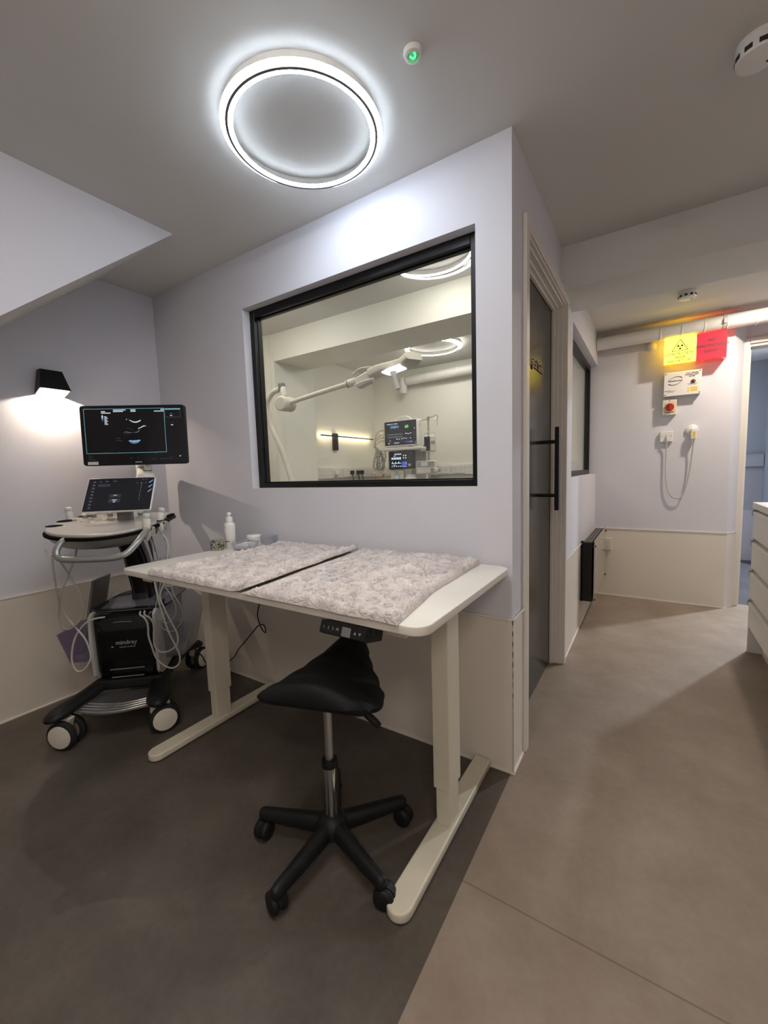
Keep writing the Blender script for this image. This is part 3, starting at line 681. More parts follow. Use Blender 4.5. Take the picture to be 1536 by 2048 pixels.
t = thing('flex_outlet_plate', 'white flex outlet plate on the end wall below the red switch', 'outlet', (0.530, E, 1.372))
part('plate', MB().box((0.483, 2.696, 1.375), (0.573, E, 1.462), 0.004, 2), 'white_plastic', t)
m = MB()
for x in (0.497, 0.559): m.lathe([(0.004, 0), (0.003, 0.001), (0, 0.0012)], 12, FM(x, 1.424, 2.696))
m.lathe([(0.007, 0), (0.006, 0.0012), (0, 0.0012)], 16, FM(0.530, 1.424, 2.696)); part('screws', m, 'ink_grey', t)
t = thing('round_outlet', 'round white wall outlet holding the plug of the looped flex', 'outlet', (0.705, E, 1.42))
part('pattress', MB().lathe([(0.043, 0), (0.043, 0.016), (0.039, 0.021), (0, 0.022)], 36, FM(0.700, 1.462, E)), 'white_plastic', t)
t = thing('looped_cord', 'white flex hanging in a loop between two outlets on the end wall', 'cord', (0.615, E - 0.02, 0.895))
m = MB().tube([(0.530, 2.694, 1.424), (0.531, 2.680, 1.40), (0.530, 2.700, 1.33), (0.530, 2.704, 1.20), (0.534, 2.700, 1.08), (0.550, 2.697, 0.975), (0.580, 2.695, 0.918), (0.620, 2.694, 0.903), (0.652, 2.694, 0.930), (0.674, 2.695, 1.00), (0.690, 2.696, 1.10), (0.702, 2.692, 1.22), (0.711, 2.678, 1.345), (0.712, 2.672, 1.39)], 0.0058, 10)
part('flex', m, 'cable_white', t)
m = MB().box((0.690, 2.655, 1.385), (0.728, 2.704, 1.470), 0.007, 2); pg = part('plug', m, 'white_plastic', t, 'white plug')
m = MB().box((0.702, 2.6538, 1.400), (0.720, 2.656, 1.445), 0.001, 1); part('plug_label', m, 'label_yellow', pg, 'pale yellow label')

# ------------------------------------------------------------------ heater and socket at the end of the corridor
t = thing('panel_heater', 'black wall heater with a mirror glass front low on the corridor wall', 'heater', (0.05, 2.2, 0.19))
m = MB().box((0.016, 1.775, 0.195), (0.082, 2.60, 0.636), 0.003, 2)
part('casing', m, 'black_plastic', t)
m = MB()
for k in range(3): m.box((0.024 + k * 0.019, 1.80, 0.6355), (0.034 + k * 0.019, 2.58, 0.6385))
part('top_grille', m, 'mid_grey_plastic', t, 'slotted grey top grille')
part('glass_front', MB().box((0.095, 1.758, 0.172), (0.101, 2.635, 0.655), 0.001, 1), 'mirror_glass', t, 'mirror glass front panel')
m = MB()
for y in (1.775, 2.617):
    for z in (0.215, 0.612): m.cyl((0.080, y, z), (0.106, y, z), 0.009, n=16)
part('spacers', m, 'black_plastic', t)
part('side_knob', MB().cyl((0.05, 2.600, 0.42), (0.05, 2.625, 0.42), 0.030, n=24), 'black_plastic', t)
part('wall_bracket', MB().box((0.0045, 1.79, 0.188), (0.018, 2.58, 0.20)).box((0.0045, 1.80, 0.57), (0.018, 1.83, 0.64)), 'black_plastic', t)
t = thing('wall_socket', 'small white socket on the end wall cladding behind the heater', 'socket', (0.10, E - 0.004, 0.42))
part('plate', MB().box((0.060, 2.695, 0.424), (0.142, E - 0.004, 0.536), 0.005, 2), 'cream_plastic', t)
m = MB()
for z in (0.455, 0.505): m.box((0.085, 2.6935, z), (0.117, 2.6955, z + 0.012), 0.002, 1)
part('rocker_switches', m, 'white_plastic', t)
# ------------------------------------------------------------------ sit-stand desk
t = thing('standing_desk', 'white sit-stand desk with cream steel legs under the window', 'desk', (-0.71, -0.37, 0))
ZT = 0.83
poly = [(x - 0.712, y - 0.366) for x, y in rrect(1.42, 0.70, 0.045, 6)]
part('tabletop', MB().prism(poly, ZT - 0.024, ZT, bev=0.003), 'desk_white', t)
def leg(xc, side):
    m = MB()
    # foot: long flat bar with rounded nose
    n = 10; w = 0.037; yf, yb = -0.712, -0.018
    pr = [(xc + w * math.cos(a), yf + w + w * math.sin(a)) for a in [PI + PI * i / n for i in range(n + 1)]] + [(xc + w - 0.004, yb), (xc + w - 0.010, yb + 0.006), (xc - w + 0.010, yb + 0.006), (xc - w + 0.004, yb)]
    m.prism(pr, 0.004, 0.034, bev=0.006)
    f = part('foot', m, 'desk_metal', t)
    part('column_inner', MB().box((xc - 0.0235, -0.396, 0.034), (xc + 0.0235, -0.318, 0.30), 0.003, 2), 'desk_metal', t)
    part('column_outer', MB().box((xc - 0.029, -0.402, 0.162), (xc + 0.029, -0.312, 0.79), 0.003, 2), 'desk_metal', t)
    part('side_bracket', MB().box((xc - 0.033, -0.66, 0.770), (xc + 0.033, -0.07, ZT - 0.024), 0.003, 1), 'desk_metal', t)
    m = MB()
    for y in (-0.66, -0.06): m.cyl((xc, y, 0.0), (xc, y, 0.006), 0.018, n=16)
    part('foot_pad', m, 'rubber', t)
leg(-0.116, 1); leg(-1.327, -1)
m = MB().box((-1.29, -0.40, 0.766), (-0.15, -0.385, ZT - 0.024)).box((-1.29, -0.33, 0.766), (-0.15, -0.315, ZT - 0.024))
part('crossbar', m, 'desk_metal', t)
# handset under the front edge: sloping black control panel with a metal loop
M = Matrix.Translation((-0.219, -0.722, 0.795)) @ Matrix.Rotation(math.radians(-20), 4, 'X')
m = MB()
prof = [(-0.004, 0.010), (-0.006, -0.022), (0.006, -0.026), (0.075, -0.020), (0.075, 0.011)]
vs = [(x, y, z) for x in (-0.088, 0.060) for y, z in prof]; n = 5
m.add(vs, [[i, (i + 1) % n, n + (i + 1) % n, n + i] for i in range(n)] + [list(range(n))[::-1], [n + i for i in range(n)]], 0, False, M)
hs = part('control_panel', m, 'black_plastic', t, 'black height control panel with numbered buttons')
m = MB(); MT = M @ Matrix(((1, 0, 0, 0), (0, 0.06, -1, -0.0066), (0, 1, 0.06, -0.008), (0, 0, 0, 1)))
for i, s_ in enumerate(('1', '2', '3', 'M')):
    m.text(s_, 0.011, MT @ Matrix.Translation((-0.074 + i * 0.015, 0, 0)), 0.0002)
for i, a in enumerate((0, PI)):
    q = MT @ Matrix.Translation((0.028 + i * 0.015, 0, 0)) @ Matrix.Rotation(a, 4, 'Z')
    m.add([(-0.004, -0.003, 0), (0.004, -0.003, 0), (0, 0.004, 0)], [[0, 1, 2]], 0, False, q)
part('button_marks', m, 'ink_grey', hs, 'grey button numbers and arrows')
m = MB().box((-0.014, -0.0075, -0.022), (0.014, -0.005, 0.002), 0.0008, 1, M=M); part('display_window', m, 'mid_grey_plastic', hs, 'dark display window')
m = MB().tube([(-0.162, -0.705, 0.806), (-0.147, -0.712, 0.800), (-0.147, -0.715, 0.786), (-0.163, -0.716, 0.782)], 0.003, 8); part('panel_hook', m, 'black_plastic', hs)
# mains lead hanging behind the desk down to the floor
m = MB().tube([(-1.30, -0.36, 0.78), (-1.36, -0.14, 0.74), (-1.383, -0.05, 0.60), (-1.384, -0.04, 0.50), (-1.400, -0.045, 0.42), (-1.372, -0.045, 0.35), (-1.335, -0.05, 0.335), (-1.345, -0.05, 0.375), (-1.390, -0.05, 0.365), (-1.445, -0.05, 0.315), (-1.52, -0.055, 0.24), (-1.56, -0.06, 0.20), (-1.62, -0.06, 0.13), (-1.69, -0.065, 0.08), (-1.74, -0.08, 0.012), (-1.66, -0.11, 0.006)], 0.0033, 8)
part('mains_lead', m, 'cable_black', t, 'thin black lead')

# ------------------------------------------------------------------ two plush blankets lying on the desk
def blanket(name, label, cx, yb, yf, xl, xr, seed, puff, thick, nx=210, ny=260, lift=None, low_left=False):
    """xl, xr: left and right edge as functions of the depth fraction; a raised fleecy sheet with rolled hem, ring and paw embossing."""
    rnd = random.Random(seed); W = xr(0) - xl(0); D = yb - yf
    prints = []
    for _ in range(900):
        u, w = rnd.uniform(.04, .96) * W, rnd.uniform(.04, .96) * D
        if all((u - a) ** 2 + (w - b) ** 2 > 0.040 ** 2 for a, b, _r in prints): prints.append((u, w, rnd.uniform(0, 6.28)))
    rings = []
    for u, w, a in prints:
        k = rnd.random()
        if k < 0.6:
            rings.append((u, w, 0.0125))
            for j in (-1, 0, 1): rings.append((u + 0.020 * math.cos(a + j * 0.75), w + 0.020 * math.sin(a + j * 0.75), 0.0058))
        else: rings.append((u, w, rnd.uniform(0.008, 0.013)))
    grid = {}
    for r in rings:
        for i in (-1, 0, 1):
            for j in (-1, 0, 1): grid.setdefault((int(r[0] / 0.022) + i, int(r[1] / 0.022) + j), []).append(r)
    vs = []
    for j in range(ny + 1):
        q = j / ny
        for i in range(nx + 1):
            p = i / nx; x = xl(q) + (xr(q) - xl(q)) * p; y = yf + D * q
            u, w = p * W, q * D
            wob = noise.noise(V((u * 9 + seed, w * 9, 1.3))) * 0.006
            ed = min(u, W - u, w, D - w)
            # hem roll, then the body
            hem = 0.013 * math.exp(-((ed - 0.012) / 0.011) ** 2)
            body = thick * (1 - math.exp(-ed / 0.022))
            ff = puff(p, q)
            n1 = noise.noise(V((u * 7 + seed * 3, w * 7, 0))) * 0.006 + noise.noise(V((u * 22, w * 22 + seed, 4))) * 0.0036
            n2 = noise.noise(V((u * 70 + seed, w * 70, 9))) * 0.0022 - 0.011 * max(0, 1 - abs(noise.noise(V((u * 9 + w * 4, w * 8, seed + 5)))) * 7) ** 2
            hn = abs(noise.noise(V((u * 55, w * 55, seed * 2.2)))) * 0.012 if ed < 0.030 else 0
            emb = 0.0
            for (a, b, r) in grid.get((int(u / 0.022), int(w / 0.022)), ()):
                d = math.hypot(u - a, w - b)
                if abs(d - r) < 0.0046: emb = max(emb, 0.0095 * (1 - (abs(d - r) / 0.0046) ** 2))
            z = 0.003 + hem + body + ff + (n1 + n2) * min(1, ed / 0.03) + hn - emb * min(1, ed / 0.02)
            if low_left and u < 0.05: z = 0.005 + (z - 0.005) * (u / 0.05) ** 1.5
            if ed < 1e-6: z = 0.001
            if lift: z += lift(p, q)
            k = min(1, ed / 0.02)
            vs.append((x + wob * (1 if min(u, W - u) < 0.03 else 0.3), y + (noise.noise(V((u * 11, w * 5, seed))) * 0.004), ZT + max(z, 0.0008)))
    fs = [[j * (nx + 1) + i, j * (nx + 1) + i + 1, (j + 1) * (nx + 1) + i + 1, (j + 1) * (nx + 1) + i] for j in range(ny) for i in range(nx)]
    m = MB().add(vs, fs, 0, True)
    # underside following the rim
    rim = [i for i in range(nx + 1)] + [j * (nx + 1) + nx for j in range(1, ny + 1)] + [ny * (nx + 1) + i for i in range(nx - 1, -1, -1)] + [j * (nx + 1) for j in range(ny - 1, 0, -1)]
    und = [(vs[i][0], vs[i][1], vs[i][2] - 0.0006) for i in rim]; n = len(und)
    c = (sum(p[0] for p in und) / n, sum(p[1] for p in und) / n, ZT + 0.0002)
    m.add(und + [c], [[i, (i + 1) % n, n][::-1] for i in range(n)], 0, True)
    return solo(name, m, 'plush_fleece', label, 'blanket', 'pale plush blankets on the desk')
blanket('plush_blanket', 'pale plush blanket on the right half of the desk, puffed up', 0, -0.022, -0.724, lambda q: -0.636 - 0.080 * q, lambda q: -0.070 - 0.045 * q - 0.02 * math.sin(PI * q), 3,
        lambda p, q: 0.022 * max(0, math.sin(PI * min(1, p ** 1.25))) ** 1.3 * max(0, math.sin(PI * q)) ** 0.7 + 0.016 * math.exp(-((p - .72) / .16) ** 2 - ((q - .55) / .35) ** 2), 0.012, low_left=True)
blanket('plush_blanket', 'pale plush blanket on the left half of the desk, lying flatter', 0, -0.020, -0.722, lambda q: -1.195 + 0.02 * math.sin(3 * q), lambda q: -0.622 - 0.080 * q + 0.004 * math.sin(9 * q), 8,
        lambda p, q: 0.008 * max(0, math.sin(PI * p)) * max(0, math.sin(PI * q)), 0.012, lift=lambda p, q: 0.019 * max(0, (p - 0.86) / 0.14) ** 2 * (0.8 + 0.2 * abs(math.sin(5 * q + 0.5))))

# ------------------------------------------------------------------ bottle, tape, tub and trays at the back left of the desk
bx, by = -1.383, -0.200
t = thing('squeeze_bottle', 'tall white squeeze bottle at the back left of the desk', 'bottle', (bx, by, ZT))
R = 0.0275
part('bottle_body', MB().lathe([(0, 0.0005), (R - 0.003, 0.0005), (R, 0.004), (R, 0.120), (R - 0.002, 0.127), (R - 0.009, 0.132), (0.0165, 0.134), (0.0165, 0.137)], 40), 'white_plastic', t, world=False)
part('cap', MB().lathe([(0.0175, 0.135), (0.0170, 0.157), (0.015, 0.160), (0.009, 0.1605)], 32).lathe([(0.009, 0.160), (0.0085, 0.171), (0.0125, 0.174), (0.012, 0.180), (0.007, 0.184), (0, 0.185)], 28), 'white_plastic', t, 'white push cap', world=False)
m = MB()
for z, a0, a1, h in ((0.108, -2.15, -1.45, 0.0035), (0.036, -1.7, -0.6, 0.005)):
    vs = []
    for i in range(9):
        a = a0 + (a1 - a0) * i / 8; hh = h * (1 - i / 11)
        vs += [((R + 0.0003) * math.cos(a), (R + 0.0003) * math.sin(a), z), ((R + 0.0003) * math.cos(a), (R + 0.0003) * math.sin(a), z + hh)]
    m.add(vs, [[2 * i, 2 * i + 2, 2 * i + 3, 2 * i + 1] for i in range(8)])
part('print_marks', m, 'ink_black', t, world=False)
t = thing('tape_roll', 'roll of camouflage patterned tape at the back left of the desk', 'tape roll', (-1.405, -0.262, ZT))
part('tape', MB().lathe([(0.018, 0.0005), (0.031, 0.0005), (0.032, 0.003), (0.032, 0.047), (0.031, 0.0495), (0.018, 0.0495), (0.0175, 0.047), (0.0175, 0.003), (0.018, 0.0005)], 36), 'tape_pattern', t, world=False)
part('core', MB().lathe([(0.0165, 0.001), (0.0174, 0.001), (0.0174, 0.049), (0.0165, 0.049), (0.0165, 0.001)], 30), 'pale_grey_plastic', t, world=False)
def tray(name, label, c, w, d, h, rot, cat='tray', taper=0.008, matn='tray_plastic'):
    t = thing(name, label, cat, (c[0], c[1], ZT), rot)
    a = rrect(w - taper * 2, d - taper * 2, 0.012, 4); b = rrect(w, d, 0.016, 4); n = len(a)
    th = 0.0016
    a2 = rrect(w - taper * 2 - th * 2, d - taper * 2 - th * 2, 0.011, 4); b2 = rrect(w - th * 2, d - th * 2, 0.015, 4)
    m = MB(); vs = [(x, y, 0.0006) for x, y in a] + [(x, y, h) for x, y in b] + [(x, y, h) for x, y in b2] + [(x, y, 0.0024) for x, y in a2]
    fs = [[k * n + i, k * n + (i + 1) % n, (k + 1) * n + (i + 1) % n, (k + 1) * n + i] for k in range(3) for i in range(n)]
    m.add(vs, fs, 0, True); m.add(vs[:n], [list(range(n))[::-1]]); m.add(vs[3 * n:], [list(range(n))])
    part('tray_body', m, matn, t, world=False)
    m = MB(); o = rrect(w + 0.006, d + 0.006, 0.018, 4); i_ = rrect(w - 0.003, d - 0.003, 0.015, 4)
    m.add([(x, y, h) for x, y in o] + [(x, y, h + 0.002) for x, y in o] + [(x, y, h + 0.002) for x, y in i_] + [(x, y, h) for x, y in i_],
          [[k * n + q, k * n + (q + 1) % n, ((k + 1) % 4) * n + (q + 1) % n, ((k + 1) % 4) * n + q] for k in range(4) for q in range(n)], 0, True)
    part('tray_rim', m, matn, t, world=False)
    return t
tray('plastic_tray', 'clear plastic tray beside the tape roll at the back of the desk', (-1.285, -0.185), 0.095, 0.12, 0.036, 0.25)
m = MB().lathe([(0, 0.0005), (0.034, 0.0005), (0.035, 0.003), (0.035, 0.042), (0.034, 0.045)], 36)
t = thing('lidded_tub', 'short white lidded tub between the bottle and the window wall blanket', 'tub', (-1.330, -0.095, ZT))
t['label'] = 'short white lidded tub to the right of the white bottle'
part('tub_body', m, 'white_plastic', t, world=False)
part('lid', MB().lathe([(0.034, 0.043), (0.0365, 0.044), (0.0365, 0.054), (0.034, 0.057), (0, 0.0575)], 36), 'white_plastic', t, world=False)
tray('plastic_box', 'empty clear plastic box behind the left blanket, right of the white tub', (-1.270, -0.045), 0.085, 0.06, 0.048, 0.0, 'plastic box')
t = thing('bandage_pack', 'small white wrapped pack lying in the clear tray on the desk', 'pack', (-1.285, -0.185, ZT + 0.003), 0.25)
part('wrapper', MB().box((-0.032, -0.045, 0), (0.032, 0.045, 0.026), 0.008, 3), 'sticker_white', t, world=False)
part('print_band', MB().box((-0.0325, -0.020, 0.004), (0.0325, -0.008, 0.0263)), 'pale_grey_plastic', t, world=False)
# ------------------------------------------------------------------ saddle stool
t = thing('saddle_stool', 'black saddle stool on a chrome column with five castors, in front of the desk', 'stool', (-0.400, -0.615, 0))
SA = math.radians(17); SR = Matrix.Translation((0.006, 0.002, 0)) @ Matrix.Rotation(SA, 4, 'Z')
def interp(tab, x):
    if x <= tab[0][0]: return tab[0][1]
    for (a, b), (c, d) in zip(tab, tab[1:]):
        if x <= c:
            q = (x - a) / (c - a); q = q * q * (3 - 2 * q); return b + (d - b) * q
    return tab[-1][1]
Wd = [(-0.155, 0.140), (-0.12, 0.172), (-0.04, 0.186), (0.02, 0.176), (0.08, 0.142), (0.14, 0.102), (0.20, 0.070), (0.255, 0.042)]
Zc = [(-0.155, 0.622), (-0.11, 0.618), (-0.03, 0.604), (0.06, 0.606), (0.14, 0.622), (0.20, 0.634), (0.255, 0.632)]
Ze = [(-0.155, 0.572), (-0.10, 0.552), (-0.04, 0.526), (0.05, 0.524), (0.12, 0.540), (0.20, 0.566), (0.255, 0.585)]
nv, nu = 40, 24; secs = []
v0, v1 = -0.155, 0.255
for j in range(nv + 1):
    v = v0 + (v1 - v0) * (0.5 - 0.5 * math.cos(PI * j / nv))
    d = min(v - v0, v1 - v); rv = math.sqrt(max(0.0, 1 - (1 - min(1, d / 0.035)) ** 2))
    w = interp(Wd, v) * (0.80 + 0.20 * rv); zc, ze = interp(Zc, v), interp(Ze, v); zm = ze - 0.006
    top, bot = [], []
    for i in range(nu + 1):
        a = math.sin(PI / 2 * (-1 + 2 * i / nu)); e = max(0.0, (abs(a) - 0.80) / 0.20); r_ = math.sqrt(max(0.0, 1 - e * e))
        zt = ze + 0.008 + (zc - ze - 0.008) * (1 - abs(a) ** 1.7)
        top.append((a * w, v, zm + (zt - zm) * r_ * max(rv, 0.02))); bot.append((a * w * 0.985, v, zm - 0.018 * r_ * max(rv, 0.02)))
    secs.append(top + bot[::-1][1:-1])
m = MB(); k = len(secs[0]); vs = [p for s_ in secs for p in s_]
m.add(vs, [[j * k + i, j * k + (i + 1) % k, (j + 1) * k + (i + 1) % k, (j + 1) * k + i] for j in range(nv) for i in range(k)] + [list(range(k))[::-1], [nv * k + i for i in range(k)]], 0, True)
m.v = [SR @ p for p in m.v]
seat = part('seat', m, 'black_leather', t, 'black padded saddle seat', world=False)
m = MB().box((-0.085, -0.02, 0.500), (0.085, 0.12, 0.512), 0.004, 2, M=SR).cyl((0, 0, 0.470), (0, 0, 0.505), 0.020, 0.026)
part('seat_plate', m, 'black_plastic', t, world=False)
m = MB().tube([(0.02, 0.005, 0.490), (0.09, 0.032, 0.480), (0.121, 0.045, 0.460)], 0.0045, 8, sub=4)
M = frame_to((0.112, 0.042, 0.468), (0.042, 0.022, -0.046)); m.lathe([(0, -0.002), (0.008, 0), (0.011, 0.012), (0.0115, 0.045), (0.009, 0.062), (0, 0.066)], 16, M)
part('height_lever', m, 'black_plastic', t, world=False)
part('gas_piston', MB().cyl((0, 0, 0.285), (0, 0, 0.482), 0.0128, n=28), 'satin_metal', t, 'grey steel piston', world=False)
part('column_collar', MB().lathe([(0.0145, 0.278), (0.0245, 0.280), (0.0255, 0.284), (0.0255, 0.298), (0.0235, 0.303), (0.0135, 0.304)], 32), 'black_plastic', t, world=False)
part('column_sleeve', MB().cyl((0, 0, 0.085), (0, 0, 0.284), 0.0222, n=36), 'chrome', t, 'chrome column sleeve', world=False)
m = MB().lathe([(0.0, 0.058), (0.045, 0.058), (0.052, 0.066), (0.050, 0.092), (0.040, 0.108), (0.026, 0.116), (0.0225, 0.117)], 36)
part('hub', m, 'black_plastic', t, world=False)
def star_arm(a):
    """one spoke: rounded trapezium section sinking slightly towards a blunt end"""
    m = MB(); sec = [(-1, 0), (-0.86, 0.55), (-0.55, 0.92), (0, 1), (0.55, 0.92), (0.86, 0.55), (1, 0), (0.72, -0.35), (-0.72, -0.35)]; n = len(sec); vs = []
    for s_, w, z0, h in ((0.030, 0.026, 0.070, 0.038), (0.09, 0.024, 0.068, 0.036), (0.18, 0.0205, 0.066, 0.030), (0.238, 0.0185, 0.066, 0.026), (0.252, 0.016, 0.066, 0.023), (0.257, 0.009, 0.068, 0.016)):
        vs += [(s_, u * w, z0 + q * h) for u, q in sec]
    fs = [[j * n + i, j * n + (i + 1) % n, (j + 1) * n + (i + 1) % n, (j + 1) * n + i] for j in range(5) for i in range(n)] + [[5 * n + i for i in range(n)]]
    m.add(vs, fs, 0, True); m.cyl((0.235, 0, 0.050), (0.235, 0, 0.075), 0.013, n=16)
    R_ = Matrix.Rotation(a, 4, 'Z'); m.v = [R_ @ p for p in m.v]; return m
def caster(a, swivel, r=0.0295):
    m = MB(); M = Matrix.Rotation(a, 4, 'Z') @ Matrix.Translation((0.235, 0, 0)) @ Matrix.Rotation(swivel, 4, 'Z')
    for s_ in (-1, 1):
        Mw = M @ frame_to((0.014, s_ * 0.0045, r), (0, s_, 0))
        m.lathe([(0, 0), (r - 0.004, 0), (r, 0.003), (r, 0.013), (r - 0.003, 0.018), (r * 0.55, 0.021), (0, 0.0215)], 30, Mw)
    m.cyl(M @ V((0, 0, 0.036)), M @ V((0, 0, 0.066)), 0.008, n=12)
    # hood over the twin wheels
    hood = [(0.014 + (r + 0.002) * math.cos(q), r + (r + 0.002) * math.sin(q)) for q in [math.radians(-5 + 20 * i) for i in range(10)]]
    m.add([M @ V((x, y, z)) for y in (-0.0055, 0.0055) for x, z in hood], [[i, i + 1, 10 + i + 1, 10 + i] for i in range(9)] + [list(range(10))[::-1], [10 + i for i in range(10)]])
    m.add([M @ V(p) for p in ((-0.010, -0.010, 0.030), (0.012, -0.010, 0.030), (0.012, 0.010, 0.030), (-0.010, 0.010, 0.030), (-0.009, -0.009, 0.058), (0.010, -0.009, 0.058), (0.010, 0.009, 0.058), (-0.009, 0.009, 0.058))],
          [[0, 1, 2, 3], [4, 7, 6, 5], [0, 4, 5, 1], [1, 5, 6, 2], [2, 6, 7, 3], [3, 7, 4, 0]])
    return m
for deg, sw in ((199, 1.4), (271, -1.9), (343, 0.6), (55, -0.9), (127, 2.0)):
    a = math.radians(deg)
    part('base_arm', star_arm(a), 'black_plastic', t, world=False)
    part('caster', caster(a, sw), 'black_plastic', t, world=False)

# ------------------------------------------------------------------ drawer chest by the right edge
t = thing('drawer_chest', 'white four drawer chest at the right edge of the picture', 'drawers', (1.22, 1.20, 0))
x0, x1, y0, y1 = 0.962, 1.48, 0.55, 1.80
m = MB().box((x0 + 0.020, y0, 0.165), (x1, y1 - 0.001, 0.905), 0.001, 1).box((x0, y1 - 0.020, 0.0), (x1, y1, 0.905), 0.001, 1).box((x0, y0 - 0.001, 0.0), (x1, y0 + 0.018, 0.905), 0.001, 1)
part('carcass', m, 'white_plastic', t)
part('worktop', MB().box((x0 - 0.006, y0 - 0.01, 0.905), (x1 + 0.01, y1 + 0.008, 0.943), 0.003, 2), 'white_plastic', t)
part('kickboard', MB().box((x0 + 0.070, y0 + 0.018, 0), (x0 + 0.088, y1 - 0.020, 0.165)), 'white_plastic', t)
for i in range(4):
    za = 0.168 + i * 0.1855; zb = za + 0.178
    d = part('drawer', MB().box((x0, y0 + 0.02, za), (x0 + 0.019, y1 - 0.022, zb - 0.010), 0.0012, 1), 'white_plastic', t)
    m = MB().box((x0 - 0.010, y0 + 0.06, zb - 0.022), (x0, y1 - 0.030, zb - 0.010), 0.002, 1).box((x0 - 0.012, y0 + 0.06, zb - 0.034), (x0 - 0.009, y1 - 0.030, zb - 0.012), 0.001, 1)
    part('handle', m, 'white_plastic', d)
    part('handle_cap', MB().box((x0 - 0.014, y1 - 0.062, zb - 0.036), (x0 + 0.0005, y1 - 0.030, zb - 0.002), 0.002, 1), 'grey_plastic', d, 'grey end cap')
# ------------------------------------------------------------------ ultrasound machine
t = thing('ultrasound_machine', 'black and white ultrasound trolley with two screens in the left corner', 'ultrasound machine', (-1.835, -0.5125, 0), math.radians(42))
US = WM[t]
def up(name, mb, mats, label=None, parent=None): return part(name, mb, mats, parent or t, label, world=False)
# lower body
sec = rrect(0.285, 0.40, 0.030, 6)
m = MB(); n = len(sec); vs = []
for z, k, dy in ((0.195, 0.90, 0.012), (0.21, 0.95, 0.004), (0.26, 0.985, 0), (0.42, 1.0, 0), (0.520, 1.0, 0.0), (0.538, 0.975, 0.004), (0.545, 0.93, 0.008)):
    vs += [(0.022 + x * k, 0.085 + dy + y * k, z) for x, y in sec]
m.add(vs, [[j * n + i, j * n + (i + 1) % n, (j + 1) * n + (i + 1) % n, (j + 1) * n + i] for j in range(6) for i in range(n)], 0, True)
m.add(vs[:n], [list(range(n))[::-1]]); m.add(vs[-n:], [list(range(n))])
body = up('cabinet', m, 'black_gloss', 'gloss black cabinet')
for sx, nm in ((-1, 'left'), (1, 'right')):
    x = 0.022 + sx * 0.1435
    m = MB(); prof = [(-0.095, 0.545), (-0.118, 0.530), (-0.122, 0.42), (-0.112, 0.24), (-0.095, 0.218), (-0.06, 0.212), (0.20, 0.25), (0.27, 0.30), (0.27, 0.545)]
    if sx < 0: M = Matrix(((0, 0, -1, x + 0.005), (1, 0, 0, 0), (0, 1, 0, 0), (0, 0, 0, 1)))
    else: M = Matrix(((0, 0, 1, x - 0.005), (1, 0, 0, 0), (0, 1, 0, 0), (0, 0, 0, 1)))
    m.prism([(p[0], p[1]) for p in prof[::-1]], 0, 0.015, 0, M, bev=0.004)
    up('side_panel', m, 'pale_grey_plastic', 'pale side panel')
M = Matrix(((1, 0, 0, 0.03), (0, 0, -1, -0.1163), (0, 1, 0, 0.386), (0, 0, 0, 1)))
m = MB().text('mindray', 0.030, M @ Matrix.Translation((0, 0.010, 0)), 0.0004, bold=0.0004).text('animal medical', 0.0125, M @ Matrix.Translation((0.004, -0.012, 0)), 0.0004)
m.add([(-0.070, -0.013, 0), (-0.056, -0.010, 0), (-0.064, -0.006, 0), (-0.066, -0.001, 0)], [[0, 1, 2, 3]], 0, False, M)
up('logo', m, 'ink_grey', 'grey logo lettering', body)
m = MB()
for z, w in ((0.262, 0.16), (0.222, 0.15)): m.box((0.025 - w / 2, -0.121, z - 0.0025), (0.025 + w / 2, -0.112, z + 0.0025), 0.002, 1)
up('base_slots', m, 'mid_grey_plastic', None, body)
m = MB(); m.tube([(-0.02, -0.118, 0.500), (0.022, -0.121, 0.5035), (0.064, -0.118, 0.500)], 0.0022, 6); up('latch', m, 'satin_metal', None, body)
# smoky deck on top
sec = rrect(0.36, 0.40, 0.06, 6)
m = MB(); m.prism([(0.03 + x, 0.12 + y) for x, y in sec], 0.546, 0.556, 0, bev=0.003); up('deck', m, 'black_gloss', 'dark glossy deck')
m = MB(); m.add([(-0.105, -0.088, 0.548), (0.150, -0.088, 0.548), (0.195, 0.055, 0.590), (-0.080, 0.055, 0.584), (-0.105, -0.084, 0.546), (0.150, -0.084, 0.546), (0.195, 0.060, 0.586), (-0.080, 0.060, 0.580)],
      [[0, 1, 2, 3], [7, 6, 5, 4], [0, 4, 5, 1], [1, 5, 6, 2], [2, 6, 7, 3], [3, 7, 4, 0]]); up('deck_cover', m, 'smoky_plastic', 'smoky clear cover')
m = MB().tube([(-0.15, 0.10, 0.553), (-0.11, 0.22, 0.566), (0.02, 0.29, 0.570), (0.14, 0.25, 0.566)], 0.004, 8); up('deck_rim', m, 'satin_metal')
# pillar
m = MB(); sec = rrect(0.100, 0.125, 0.03, 5); n = len(sec); vs = []
for z, cx, cy, k in ((0.552, 0.066, 0.07, 1.25), (0.575, 0.066, 0.07, 1.05), (0.62, 0.064, 0.07, 1.0), (0.80, 0.052, 0.03, 0.98), (0.91, 0.040, -0.02, 0.95)):
    vs += [(cx + x * k, cy + y * k, z) for x, y in sec]
m.add(vs, [[j * n + i, j * n + (i + 1) % n, (j + 1) * n + (i + 1) % n, (j + 1) * n + i] for j in range(4) for i in range(n)], 0, True); m.add(vs[-n:], [list(range(n))])
up('pillar', m, 'black_gloss', 'black lift pillar')
m = MB(); m.tube([(0.125, 0.02, 0.90), (0.135, 0.07, 0.72), (0.132, 0.10, 0.57)], 0.013, 10); up('pillar_trim', m, 'mid_grey_plastic', 'grey pillar trim')
